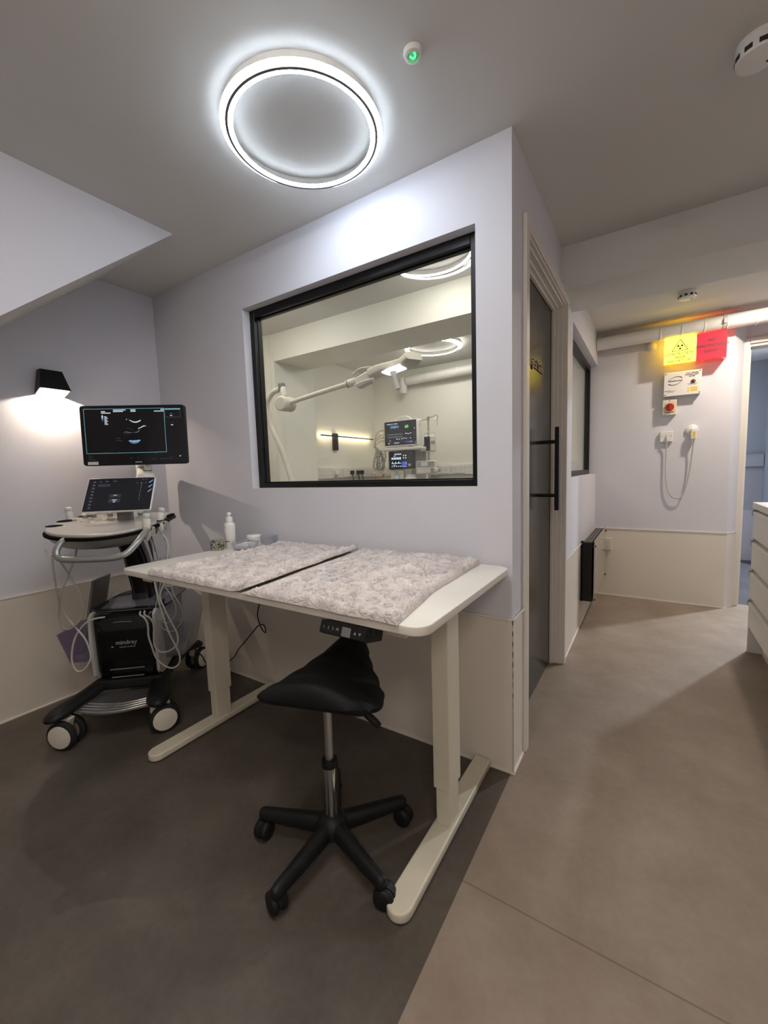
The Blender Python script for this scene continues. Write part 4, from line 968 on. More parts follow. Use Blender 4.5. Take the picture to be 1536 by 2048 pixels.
# star base and castors
def ubase(cx, cy):
    m = MB(); P0 = V((0.025 + (0.10 if cx > 0 else -0.10), 0.02 if cy < 0 else 0.20, 0.185)); P1 = V((cx, cy, 0.158)); d = (P1 - P0); pts = []
    sec = [(math.cos(2 * PI * i / 14), math.sin(2 * PI * i / 14)) for i in range(14)]; side = V((-d.y, d.x, 0)).normalized(); vs = []
    tab = [(-0.05, 0.055, 0.030), (0.25, 0.050, 0.030), (0.55, 0.043, 0.027), (0.80, 0.046, 0.027), (0.95, 0.050, 0.029), (1.06, 0.048, 0.028), (1.15, 0.038, 0.023), (1.21, 0.020, 0.013), (1.225, 0.004, 0.004)]
    for q, w, h in tab:
        c = P0 + d * q
        for a, b in sec: vs.append(c + side * (w * a) + V((0, 0, h * b * (1.0 if b > 0 else 0.75))))
    n = 14; m.add(vs, [[j * n + i, j * n + (i + 1) % n, (j + 1) * n + (i + 1) % n, (j + 1) * n + i] for j in range(len(tab) - 1) for i in range(n)] + [list(range(n))], 0, True)
    return m
def ucaster(cx, cy, ang, par):
    """twin wheel castor; ang = direction the shown disc faces"""
    ax = V((math.cos(ang), math.sin(ang), 0)); R = 0.066; f = V((-ax.y, ax.x, 0)); c = V((cx, cy, R)) + f * 0.018
    m = MB()
    for s_ in (-1, 1):
        m.lathe([(0.045, 0.016), (R - 0.006, 0.016), (R, 0.021), (R, 0.037), (R - 0.006, 0.043), (0.050, 0.044)], 40, frame_to(c, ax * s_))
    w = up('wheel', m, 'rubber', 'black tyre', par)
    m = MB()
    for s_ in (-1, 1): m.lathe([(0.052, 0.043), (0.0515, 0.0465), (0.046, 0.048), (0, 0.0485)], 40, frame_to(c, ax * s_))
    up('wheel_disc', m, 'cream_plastic', 'cream wheel disc', par)
    m = MB().cyl((cx, cy, 0.105), (cx, cy, 0.145), 0.019, 0.026, n=24)
    m.add([c + ax * (s_ * 0.015) + f * a + V((0, 0, b)) for s_ in (-1, 1) for a, b in ((-0.055, 0.035), (-0.050, 0.074), (-0.020, 0.084), (0.030, 0.066), (0.012, 0.0), (-0.012, -0.006))],
          [[0, 1, 2, 3, 4, 5][::-1], [6, 7, 8, 9, 10, 11]] + [[i, (i + 1) % 6, 6 + (i + 1) % 6, 6 + i] for i in range(6)])
    up('castor_fork', m, 'cream_plastic', 'cream castor fork', par)
for cx, cy, ang in ((-0.190, -0.285, math.radians(-102)), (0.205, -0.250, math.radians(-62)), (0.195, 0.385, math.radians(-20)), (-0.120, 0.340, math.radians(230))):
    a = up('base_arm', ubase(cx, cy), 'black_plastic', 'black base arm with a castor')
    ucaster(cx, cy, ang, a)
m = MB(); poly = [(-0.150, -0.13), (-0.150, -0.235)] + [(-0.125 + 0.30 * i / 10, -0.285 - 0.035 * math.sin(PI * i / 10)) for i in range(11)] + [(0.20, -0.235), (0.195, -0.13)]
m.prism(poly, 0.140, 0.156, 0, bev=0.004); fpl = up('footrest', m, 'satin_metal', 'silver footrest')
m = MB()
for k in range(3):
    m.tube([(-0.115 + 0.28 * i / 8, -0.268 + 0.022 * k - 0.032 * math.sin(PI * i / 8), 0.1575) for i in range(9)], 0.0028, 6, sub=2)
up('tread', m, 'chrome', None, fpl)
up('chassis', MB().prism([(-0.13, -0.12), (0.18, -0.12), (0.20, 0.30), (-0.15, 0.30)][::1], 0.158, 0.21, 0, bev=0.012), 'black_plastic')

# console: everything sits in a frame tilted a little towards the user
CT = Matrix.Translation((0, -0.37, 0.952)) @ Matrix.Rotation(math.atan(0.1), 4, 'X')
def CP(x, y, z=0.0): return CT @ V((x, (y + 0.37), z))
out = [(-0.272, -0.14), (-0.245, -0.215), (-0.19, -0.280), (-0.115, -0.330), (-0.03, -0.360), (0.05, -0.368), (0.12, -0.352), (0.180, -0.310), (0.222, -0.240), (0.245, -0.15), (0.255, -0.05), (0.252, 0.05), (0.225, 0.115), (0.15, 0.14), (-0.15, 0.14), (-0.23, 0.12), (-0.268, 0.06), (-0.278, -0.04)]
out = [(p.x * 0.93, p.y) for p in catmull([(x, y, 0) for x, y in out], 4, True)]
def off(poly, k, c=(0, -0.1)): return [(c[0] + (x - c[0]) * k, c[1] + (y - c[1]) * k) for x, y in poly]
TL = CT @ Matrix.Translation((0, 0.37, 0))
m = MB().prism(off(out, 0.965), 0.0, 0.016, 0, TL, bev=0.006); con = up('console', m, 'console_beige', 'beige control console')
m = MB().prism(off(out, 1.0), -0.012, 0.002, 0, TL, bev=0.004); up('console_rim', m, 'matt_black', 'black console rim')
m = MB(); o2 = off(out, 0.95); n = len(o2); vs = []
for z, k in ((-0.012, 1.0), (-0.035, 0.96), (-0.060, 0.84), (-0.066, 0.70)): vs += [TL @ V((*p, z)) for p in off(o2, k)]
m.add(vs, [[j * n + i, j * n + (i + 1) % n, (j + 1) * n + (i + 1) % n, (j + 1) * n + i] for j in range(3) for i in range(n)], 0, True); m.add(vs[-n:], [list(range(n))])
up('console_underside', m, 'silver_paint', 'grey console underside')
m = MB()
for (x, y, rx, ry) in ((-0.232, -0.02, 0.036, 0.030), (-0.222, -0.135, 0.033, 0.022), (0.235, -0.12, 0.015, 0.012), (0.238, 0.02, 0.014, 0.04), (-0.20, 0.085, 0.03, 0.02)):
    m.add([TL @ V((x + rx * math.cos(2 * PI * i / 24), y + ry * math.sin(2 * PI * i / 24), 0.0168)) for i in range(24)], [list(range(24))])
    m.add([TL @ V((x + rx * f * math.cos(2 * PI * i / 24), y + ry * f * math.sin(2 * PI * i / 24), h)) for f, h in ((1.0, 0.0168), (1.06, 0.0178), (1.12, 0.0162)) for i in range(24)], [[j * 24 + i, j * 24 + (i + 1) % 24, (j + 1) * 24 + (i + 1) % 24, (j + 1) * 24 + i] for j in range(2) for i in range(24)], 0, True)
up('cup_wells', m, 'matt_black', 'black cup wells', con)
for (x, y, c) in ((-0.180, 0.050, 'white_plastic'), (-0.145, 0.060, 'white_plastic'), (-0.070, 0.066, 'white_plastic'), (-0.018, 0.066, 'white_plastic'), (0.030, 0.045, 'led_cyan'), (0.082, 0.050, 'white_plastic')):
    m = MB().lathe([(0.0125, 0.016), (0.0125, 0.026), (0.0120, 0.030)], 24, TL @ Matrix.Translation((x, y, 0)), mat=1).lathe([(0.0122, 0.030), (0.0138, 0.032), (0.0135, 0.036), (0.011, 0.0375), (0, 0.0378)], 24, TL @ Matrix.Translation((x, y, 0)))
    up('knob', m, ['white_plastic', 'led_cyan' if c == 'led_cyan' else 'silver_paint'], 'knob lit cyan' if c == 'led_cyan' else None, con)
m = MB()
for (x, y) in ((-0.205, 0.0), (-0.185, -0.04), (-0.145, -0.045), (-0.130, 0.0), (0.035, -0.005), (0.06, 0.005), (0.088, 0.0), (0.045, 0.02), (-0.105, -0.05), (0.05, -0.04), (-0.105, -0.015)):
    m.prism([(x + px, y + py) for px, py in rrect(0.022, 0.013, 0.006, 3)], 0.016, 0.0195, 0, TL, bev=0.0015)
up('push_buttons', m, 'pale_grey_plastic', None, con)
T2 = TL @ Matrix.Translation((-0.035, -0.055, 0))
m = MB().lathe([(0.060, 0.016), (0.060, 0.0175), (0.056, 0.0185), (0.050, 0.0185), (0.047, 0.0172)], 40, T2 @ Matrix.Diagonal((1.15, 0.85, 1, 1))).lathe([(0.030, 0.016), (0.030, 0.0195), (0.026, 0.0205), (0.0225, 0.018)], 36, T2)
up('trackball_ring', m, 'white_plastic', None, con)
m = MB().lathe([(0.022, 0.016), (0.019, 0.0225), (0.012, 0.0265), (0, 0.028)], 30, T2); up('trackball', m, 'pale_grey_plastic', 'pale trackball', con)
m = MB().prism(rrect(0.034, 0.014, 0.003, 2), 0.0162, 0.0168, 0, TL @ Matrix.Translation((-0.175, -0.165, 0))); up('sticker', m, 'sticker_white', None, con)
# raised back of the console and bracket for the touch screen
m = MB(); m.add([CP(x, y, z) for x, y, z in ((-0.13, 0.085, 0.016), (0.11, 0.085, 0.016), (0.09, 0.135, 0.016), (-0.11, 0.135, 0.016), (-0.10, 0.09, 0.020), (0.08, 0.09, 0.020), (0.07, 0.132, 0.024), (-0.09, 0.132, 0.024))],
                     [[0, 3, 2, 1], [4, 5, 6, 7], [0, 1, 5, 4], [1, 2, 6, 5], [2, 3, 7, 6], [3, 0, 4, 7]]); up('console_back', m, 'mid_grey_plastic')
m = MB().tube([(-0.07, -0.27, 0.962), (-0.078, -0.340, 0.945), (-0.082, -0.385, 0.912), (-0.068, -0.400, 0.884), (-0.03, -0.404, 0.874), (0.06, -0.406, 0.871), (0.145, -0.402, 0.872), (0.188, -0.392, 0.886), (0.214, -0.360, 0.918), (0.222, -0.300, 0.950), (0.216, -0.24, 0.962)], 0.0135, 14)
up('front_handle', m, 'silver_paint', 'silver tubular front handle')
m = MB().tube([(0.190, 0.09, 0.990), (0.232, 0.075, 0.994), (0.240, 0.02, 0.994), (0.236, -0.04, 0.985), (0.220, -0.06, 0.978)], 0.010, 10, rad=lambda q: 0.012); up('rear_handle', m, 'black_plastic', 'black rear grab handle')
m = MB().tube([(-0.232, -0.20, 0.892), (-0.233, -0.20, 0.868), (-0.222, -0.20, 0.851), (-0.205, -0.20, 0.852), (-0.192, -0.195, 0.866), (-0.18, -0.18, 0.90), (-0.17, -0.16, 0.925)], 0.0042, 10); up('cable_hook', m, 'white_plastic', 'white cable hook')
# probe holders on the right side
for i, (x, y) in enumerate(((0.215, -0.215), (0.232, -0.095))):
    m = MB().lathe([(0.020, -0.040), (0.0235, -0.036), (0.026, 0.004), (0.0225, 0.006), (0.0205, -0.030)], 28, TL @ Matrix.Translation((x, y, 0)) , a0=-0.2, a1=2 * PI - 1.0)
    up('probe_holder', m, 'white_plastic', 'white probe holder')
    up('holder_clip', MB().box((x - 0.030, y - 0.014, -0.045), (x - 0.016, y + 0.020, 0.012), 0.004, 2, M=TL), 'black_plastic')
m = MB().lathe([(0.022, -0.03), (0.024, 0.006), (0.021, 0.006), (0.019, -0.028)], 24, TL @ Matrix.Translation((-0.262, 0.07, 0))); up('probe_holder', m, 'black_plastic', 'black probe holder')

# touch screen
def slab(name, M, w, h, d, r, bezel, face, back, lab):
    m = MB().prism(rrect(w, h, r, 6), -d, 0, 0, M, bev=0.003); o = up(name, m, back, lab)
    m = MB().prism(rrect(w - 2 * bezel, h - 2 * bezel, max(r - bezel, 0.002), 6), -0.001, 0.0012, 0, M); s_ = up('screen', m, face, 'dark screen', o)
    return o, s_
def patch(m, M, W, Hh, u0, v0, u1, v1, mat=0, z=0.0016):
    x0, x1 = (u0 - 0.5) * W, (u1 - 0.5) * W; y0, y1 = (0.5 - v1) * Hh, (0.5 - v0) * Hh
    m.add([(x0, y0, z), (x1, y0, z), (x1, y1, z), (x0, y1, z)], [[0, 1, 2, 3]], mat, False, M)
tilt = math.atan2(0.100, 0.157)
def face(c, rotz, tl): return Matrix.Translation(c) @ Matrix.Rotation(rotz, 4, 'Z') @ Matrix.Rotation(PI / 2 - tl, 4, 'X')
TS = face((0.054, -0.100, 1.1285), 0, tilt); W_, H_ = 0.302, 0.187
tab, ts = slab('touch_screen', TS, W_, H_, 0.014, 0.008, 0.0035, 'screen_slate', 'white_plastic', 'white edged touch screen')
m = MB()
for i in range(9): patch(m, TS, W_, H_, 0.085 - 0.003 * (i % 2), 0.10 + i * 0.095, 0.115, 0.118 + i * 0.095, 1); patch(m, TS, W_, H_, 0.075, 0.13 + i * 0.095, 0.125, 0.140 + i * 0.095, 1)
for u, w in ((0.17, .035), (0.26, .045), (0.37, .06), (0.27, .02)): patch(m, TS, W_, H_, u, 0.10, u + w, 0.118, 1)
patch(m, TS, W_, H_, 0.16, 0.18, 0.34, 0.27, 2); patch(m, TS, W_, H_, 0.36, 0.50, 0.53, 0.60, 2); patch(m, TS, W_, H_, 0.36, 0.64, 0.53, 0.75, 2)
patch(m, TS, W_, H_, 0.42, 0.525, 0.47, 0.54, 0, 0.0019); patch(m, TS, W_, H_, 0.41, 0.665, 0.48, 0.685, 0, 0.0019); patch(m, TS, W_, H_, 0.43, 0.715, 0.46, 0.74, 0, 0.0019)
for i in range(9): patch(m, TS, W_, H_, 0.80, 0.20 + i * 0.06, 0.81, 0.212 + i * 0.06, 0)
for u in (0.72, 0.79, 0.86): patch(m, TS, W_, H_, u, 0.17, u + 0.025, 0.19, 1)
patch(m, TS, W_, H_, 0.80, 0.07, 0.83, 0.085, 1); patch(m, TS, W_, H_, 0.85, 0.07, 0.88, 0.085, 1)
for i in range(3):
    q = TS @ Matrix.Translation((0.445 * W_, (0.36 - 0.14 * i) * H_, 0.0016)) @ Matrix.Rotation(0.75, 4, 'Z'); m.add([(-0.011, -0.0025, 0), (0.011, -0.0015, 0), (0.011, 0.0015, 0), (-0.011, 0.0025, 0)], [[0, 1, 2, 3]], 3, False, q)
    q = TS @ Matrix.Translation((0.452 * W_, (0.41 - 0.14 * i) * H_, 0.0016)); m.lathe([(0.008, 0), (0.0095, 0)], 20, q, 2, a0=-0.5, a1=2.2)
up('screen_graphics', m, ['scr_white', 'scr_dim', 'scr_faint', 'scr_blue'], 'menu graphics', ts)
up('screen_bracket', MB().box((0.02, -0.075, 0.985), (0.09, -0.045, 1.10), 0.008, 2), 'mid_grey_plastic')
# monitor on its arm
m = MB().lathe([(0.040, 0), (0.040, 0.02), (0.030, 0.03)], 28, Matrix.Translation((0.03, 0.115, 1.0))).tube([(0.03, 0.12, 1.01), (0.02, 0.19, 1.10), (0.0, 0.30, 1.195), (-0.03, 0.42, 1.255)], 0.027, 16)
m.cyl((-0.03, 0.43, 1.225), (-0.03, 0.43, 1.335), 0.040, n=28, bev=0.008)
sec = [(-1, -1), (1, -1), (1, 1), (-1, 1)]; A_, B_ = V((-0.03, 0.43, 1.300)), V((0.115, 0.105, 1.350)); sd = V((0.91, 0.41, 0)); vs = [p + sd * (a * w_) + V((0, 0, b * h_)) for p, w_, h_ in ((A_, 0.034, 0.034), (A_ + (B_ - A_) * 0.5, 0.030, 0.036), (B_, 0.030, 0.030)) for a, b in sec]
m.add(vs, [[j * 4 + i, j * 4 + (i + 1) % 4, (j + 1) * 4 + (i + 1) % 4, (j + 1) * 4 + i] for j in range(2) for i in range(4)] + [[3, 2, 1, 0], [8, 9, 10, 11]])
up('monitor_arm', m, 'white_plastic', 'white folding monitor arm')
m = MB().lathe([(0.02, 1.150), (0.030, 1.190), (0.040, 1.198), (0.043, 1.206), (0.040, 1.222), (0.026, 1.230), (0, 1.232)], 32, Matrix.Translation((0.115, 0.075, 0))).tube([(0.115, 0.075, 1.175), (0.07, 0.16, 1.165), (0.0, 0.28, 1.175)], 0.020, 12).cyl((0.128, 0.075, 1.225), (0.128, 0.075, 1.300), 0.0185, n=28, bev=0.003).box((0.108, 0.053, 1.238), (0.148, 0.075, 1.244), 0.002, 1, 1)
up('arm_joint', m, ['white_plastic', 'mid_grey_plastic'], 'white swivel joint')
MS = face((0.090, 0.030, 1.422), math.radians(-4), math.radians(1.5)); W_, H_ = 0.506, 0.300
mon, ms = slab('monitor', MS, W_, H_, 0.030, 0.014, 0.004, 'screen_black', 'black_plastic', 'large black ultrasound monitor')
m = MB()
def rectline(u0, v0, u1, v1, w, mat):
    h = w * W_ / H_
    patch(m, MS, W_, H_, u0, v0, u1, v0 + h, mat); patch(m, MS, W_, H_, u0, v1 - h, u1, v1, mat); patch(m, MS, W_, H_, u0, v0, u0 + w, v1, mat); patch(m, MS, W_, H_, u1 - w, v0, u1, v1, mat)
rectline(0.040, 0.055, 0.808, 0.800, 0.004, 0)
patch(m, MS, W_, H_, 0.812, 0.065, 0.965, 0.085, 0); rectline(0.815, 0.085, 0.962, 0.215, 0.002, 2)
for (u, v, w) in ((0.205, 0.095, .04), (0.205, 0.120, .09), (0.32, 0.073, .12), (0.32, 0.097, .095), (0.485, 0.073, .05), (0.485, 0.097, .05), (0.71, 0.100, .095), (0.775, 0.073, .03)): patch(m, MS, W_, H_, u, v, u + w, v + 0.014, 1)
for i in range(9): patch(m, MS, W_, H_, 0.232, 0.18 + i * 0.0165, 0.255 + 0.012 * ((i * 7) % 3) * 0.5, 0.188 + i * 0.0165, 1)
for i in range(8): patch(m, MS, W_, H_, 0.207, 0.165 + i * 0.014, 0.222, 0.179 + i * 0.014, (1, 1, 3, 3, 2, 2, 4, 4)[i])
def curve(pts, w, mat):
    P = catmull([((u - .5) * W_, (.5 - v) * H_, 0.0018) for u, v in pts], 6); vs = []
    for i, p in enumerate(P):
        d = (P[min(i + 1, len(P) - 1)] - P[max(i - 1, 0)]).normalized(); nrm = V((-d.y, d.x, 0)); k = w * (0.35 + 0.65 * math.sin(PI * i / (len(P) - 1)))
        vs += [p + nrm * k, p - nrm * k]
    m.add(vs, [[2 * i, 2 * i + 1, 2 * i + 3, 2 * i + 2] for i in range(len(P) - 1)], mat, False, MS)
curve([(0.468, 0.245), (0.50, 0.278), (0.535, 0.285), (0.57, 0.262), (0.575, 0.25)], 0.0030, 1)
curve([(0.545, 0.395), (0.575, 0.375), (0.605, 0.350), (0.625, 0.358)], 0.0022, 1)
curve([(0.55, 0.400), (0.555, 0.43), (0.53, 0.455), (0.50, 0.455)], 0.0020, 2)
curve([(0.405, 0.465), (0.43, 0.445), (0.46, 0.460), (0.49, 0.458)], 0.0020, 2)
curve([(0.415, 0.49), (0.435, 0.475), (0.455, 0.49)], 0.0018, 4)
curve([(0.42, 0.395), (0.45, 0.385), (0.485, 0.40), (0.51, 0.43)], 0.0013, 4)
curve([(0.45, 0.595), (0.49, 0.608), (0.53, 0.605), (0.56, 0.588)], 0.0060, 3)
curve([(0.46, 0.618), (0.50, 0.632), (0.545, 0.620)], 0.0050, 2)
curve([(0.32, 0.555), (0.35, 0.545), (0.37, 0.56)], 0.0025, 4); curve([(0.325, 0.595), (0.36, 0.585), (0.385, 0.60)], 0.0020, 4)
curve([(0.645, 0.36), (0.655, 0.375), (0.652, 0.39)], 0.0016, 4); curve([(0.86, 0.16), (0.875, 0.15), (0.885, 0.165)], 0.0016, 2); curve([(0.862, 0.182), (0.873, 0.188), (0.885, 0.182)], 0.002, 1)
curve([(0.865, 0.335), (0.877, 0.345), (0.888, 0.337)], 0.0022, 1); curve([(0.87, 0.30), (0.885, 0.295), (0.90, 0.305)], 0.0013, 4)
patch(m, MS, W_, H_, 0.437, 0.232, 0.446, 0.244, 1)
for (u, v, w) in ((0.055, 0.835, .035), (0.055, 0.862, .05), (0.055, 0.895, .07), (0.45, 0.875, .02), (0.515, 0.875, .02), (0.655, 0.905, .05), (0.735, 0.905, .13), (0.835, 0.87, .018), (0.69, 0.808, .025), (0.30, 0.797, .03)): patch(m, MS, W_, H_, u, v, u + w, v + 0.010, 4)
patch(m, MS, W_, H_, 0.93, 0.862, 0.942, 0.878, 1)
up('screen_graphics', m, ['scr_teal', 'scr_white', 'scr_dim', 'scr_blue', 'scr_faint'], 'scan image and frames', ms)
m = MB(); patch(m, MS, W_, H_, 0.045, 0.935, 0.145, 0.985, 0, 0.0019); up('asset_label', m, 'sticker_white', 'white label', mon)
m = MB().text('mindray', 0.010, MS @ Matrix.Translation((0.015, -0.136, 0.0014)), 0.0003); up('logo', m, 'sticker_white', None, mon)

# left side: bin and clipboard; right side: clear basket
def bin_mesh(top, bot, th=0.0025):
    n = len(top); m = MB(); c = [sum(p[i] for p in bot) / n for i in range(3)]
    def ins(P): 
        cx = sum(p[0] for p in P) / n; cy = sum(p[1] for p in P) / n
        return [(cx + (p[0] - cx) * 0.965, cy + (p[1] - cy) * 0.965, p[2]) for p in P]
    ti, bi = ins(top), [(p[0], p[1], p[2] + th) for p in ins(bot)]
    vs = list(bot) + list(top) + ti + bi
    m.add(vs, [[k * n + i, k * n + (i + 1) % n, (k + 1) * n + (i + 1) % n, (k + 1) * n + i] for k in range(3) for i in range(n)] + [list(range(n))[::-1], [3 * n + i for i in range(n)]])
    return m
up('side_bin', bin_mesh([(-0.285, -0.10, 0.455), (-0.140, -0.10, 0.505), (-0.140, 0.09, 0.505), (-0.285, 0.09, 0.455)], [(-0.250, -0.08, 0.300), (-0.140, -0.08, 0.300), (-0.140, 0.08, 0.300), (-0.250, 0.08, 0.300)]), 'violet_plastic', 'violet tinted clear side bin')
up('side_basket', bin_mesh([(0.175, -0.05, 0.470), (0.305, -0.02, 0.440), (0.325, 0.20, 0.500), (0.25, 0.25, 0.545), (0.175, 0.25, 0.560)], [(0.175, -0.03, 0.262), (0.255, -0.01, 0.262), (0.275, 0.17, 0.262), (0.23, 0.21, 0.262), (0.175, 0.22, 0.262)]), 'smoky_plastic', 'smoky clear side basket')
m = MB(); a, b = V((-0.235, 0, 0.318)), V((-0.155, 0, 0.690)); d = (b - a).normalized(); nn = V((d.z, 0, -d.x))
vs = [p + V((0, y, 0)) + nn * o for y in (-0.005, 0.17) for p in (a, b) for o in (0, 0.011)]
m.add(vs, [[0, 1, 3, 2], [4, 6, 7, 5], [0, 4, 5, 1], [2, 3, 7, 6], [0, 2, 6, 4], [1, 5, 7, 3]])
m.v = [US @ p for p in m.v]
solo('clipboard', m, 'mid_grey_plastic', 'dark grey clipboard standing in the bin of the ultrasound machine', 'clipboard')
m = MB().box((-0.225, -0.078, 0.322), (-0.185, -0.074, 0.336)); m.v = [US @ p for p in m.v]
solo('paper_tag', m, 'sticker_white', 'small white tag inside the violet side bin of the ultrasound machine', 'tag')

# probes and their cables
def probe(name, label, pos, tiltx, tilty, cable, r=0.0042, mt='cable_grey'):
    t2 = thing(name, label, 'ultrasound probe', US @ V(pos), math.radians(42), 'ultrasound probes on the machine')
    M = Matrix.Translation(pos) @ Matrix.Rotation(tiltx, 4, 'X') @ Matrix.Rotation(tilty, 4, 'Y')
    m = MB().lathe([(0.006, -0.075), (0.0085, -0.060), (0.013, -0.035), (0.0165, 0.0), (0.0165, 0.028), (0.0150, 0.034)], 24, M); m.v = [US @ p for p in m.v]; part('grip', m, 'white_plastic', t2)
    m = MB().lathe([(0.0150, 0.034), (0.0165, 0.038), (0.0160, 0.050), (0.010, 0.0565), (0, 0.058)], 24, M); m.v = [US @ p for p in m.v]; part('probe_head', m, 'pale_grey_plastic', t2)
    m = MB().tube(cable, r, 8); m.v = [US @ p for p in m.v]; part('cable', m, mt, t2, 'looping grey cable')
probe('ultrasound_probe', 'white probe in the near holder right of the console', (0.212, -0.225, 0.985), 0.15, 0.10,
      [(0.212, -0.21, 0.925), (0.205, -0.16, 0.88), (0.198, -0.13, 0.80), (0.180, -0.11, 0.72), (0.192, -0.112, 0.60), (0.209, -0.118, 0.52), (0.231, -0.122, 0.434), (0.256, -0.126, 0.369), (0.277, -0.131, 0.311), (0.272, -0.135, 0.268), (0.24, -0.139, 0.251), (0.203, -0.144, 0.273), (0.173, -0.148, 0.317), (0.16, -0.153, 0.377), (0.151, -0.157, 0.43), (0.153, -0.161, 0.494), (0.141, -0.166, 0.530), (0.118, -0.150, 0.540), (0.10, -0.10, 0.54)], 0.0045, 'cable_white')
probe('ultrasound_probe', 'white probe in the far holder right of the console', (0.228, -0.100, 1.000), 0.0, 0.22,
      [(0.220, -0.095, 0.935), (0.250, -0.09, 0.88), (0.245, -0.10, 0.80), (0.231, -0.1, 0.70), (0.200, -0.109, 0.617), (0.219, -0.114, 0.547), (0.245, -0.118, 0.483), (0.271, -0.123, 0.418), (0.269, -0.128, 0.368), (0.233, -0.132, 0.339), (0.194, -0.137, 0.338), (0.17, -0.142, 0.371), (0.17, -0.146, 0.424), (0.176, -0.151, 0.482), (0.164, -0.155, 0.520), (0.139, -0.150, 0.538), (0.12, -0.10, 0.542)], 0.0045, 'cable_white')
probe('ultrasound_probe', 'white probe standing in the holder at the left of the console', (-0.262, 0.07, 1.010), 0.0, -0.1,
      [(-0.255, 0.07, 0.94), (-0.22, 0.02, 0.90), (-0.13, -0.15, 0.88), (-0.125, -0.198, 0.826), (-0.159, -0.195, 0.753), (-0.192, -0.193, 0.69), (-0.201, -0.191, 0.632), (-0.18, -0.188, 0.57), (-0.145, -0.186, 0.506), (-0.118, -0.184, 0.46), (-0.104, -0.181, 0.403), (-0.104, -0.179, 0.353), (-0.136, -0.176, 0.304), (-0.17, -0.174, 0.297), (-0.187, -0.172, 0.335), (-0.185, -0.169, 0.394), (-0.164, -0.167, 0.464), (-0.128, -0.162, 0.515), (-0.090, -0.150, 0.536), (-0.054, -0.118, 0.532)], 0.0042, 'cable_white')
def cable(label, pts, r, mt):
    m = MB().tube(pts, r, 8); m.v = [US @ p for p in m.v]; return solo('cable', m, mt, label, 'cable', 'loose cables of the ultrasound machine')
cable('grey cable looped over the white hook at the left of the ultrasound machine', [(-0.21, -0.196, 0.862), (-0.198, -0.218, 0.79), (-0.195, -0.217, 0.709), (-0.192, -0.215, 0.639), (-0.2, -0.213, 0.569), (-0.182, -0.212, 0.522), (-0.152, -0.21, 0.522), (-0.113, -0.208, 0.559), (-0.095, -0.207, 0.616), (-0.104, -0.205, 0.675), (-0.13, -0.203, 0.735), (-0.156, -0.202, 0.794), (-0.190, -0.198, 0.858)], 0.0042, 'cable_grey')
cable('grey cable coiled in front of the smoky basket, shorter loop', [(0.205, -0.05, 0.76), (0.198, -0.08, 0.676), (0.18, -0.078, 0.61), (0.164, -0.076, 0.551), (0.167, -0.074, 0.499), (0.194, -0.072, 0.466), (0.225, -0.07, 0.467), (0.25, -0.068, 0.498), (0.254, -0.066, 0.54), (0.237, -0.064, 0.601), (0.205, -0.062, 0.658), (0.19, -0.06, 0.72), (0.20, -0.06, 0.80)], 0.0036, 'cable_grey')
cable('grey cable coiled in front of the smoky basket, longer loop', [(0.235, -0.02, 0.76), (0.226, -0.02, 0.65), (0.239, -0.025, 0.589), (0.265, -0.03, 0.537), (0.274, -0.035, 0.485), (0.265, -0.04, 0.444), (0.236, -0.045, 0.413), (0.206, -0.05, 0.409), (0.171, -0.055, 0.441), (0.156, -0.06, 0.482), (0.17, -0.05, 0.60), (0.20, -0.04, 0.72), (0.215, -0.03, 0.80)], 0.0036, 'cable_grey')
m = MB().tube([(0.215, -0.03, 0.905), (0.225, -0.03, 0.85), (0.235, -0.03, 0.80), (0.240, -0.04, 0.765), (0.222, -0.05, 0.74), (0.195, -0.05, 0.755), (0.175, -0.045, 0.79), (0.168, -0.04, 0.83)], 0.0075, 10, rad=lambda q: 0.0045 + 0.006 * math.exp(-((q - 0.28) / 0.10) ** 2)); m.v = [US @ p for p in m.v]
solo('cable', m, 'cable_white', 'white cable end with a thick strain relief hanging right of the pillar', 'cable', 'loose cables of the ultrasound machine')
m = MB().tube([(0.10, 0.30, 0.28), (0.16, 0.36, 0.20), (0.205, 0.36, 0.135), (0.245, 0.34, 0.10), (0.262, 0.35, 0.05), (0.285, 0.38, 0.007), (0.32, 0.45, 0.0055)], 0.0038, 8); m.v = [US @ p for p in m.v]
solo('cable', m, 'cable_black', 'black lead running over the rear right castor to the floor', 'cable', 'loose cables of the ultrasound machine')
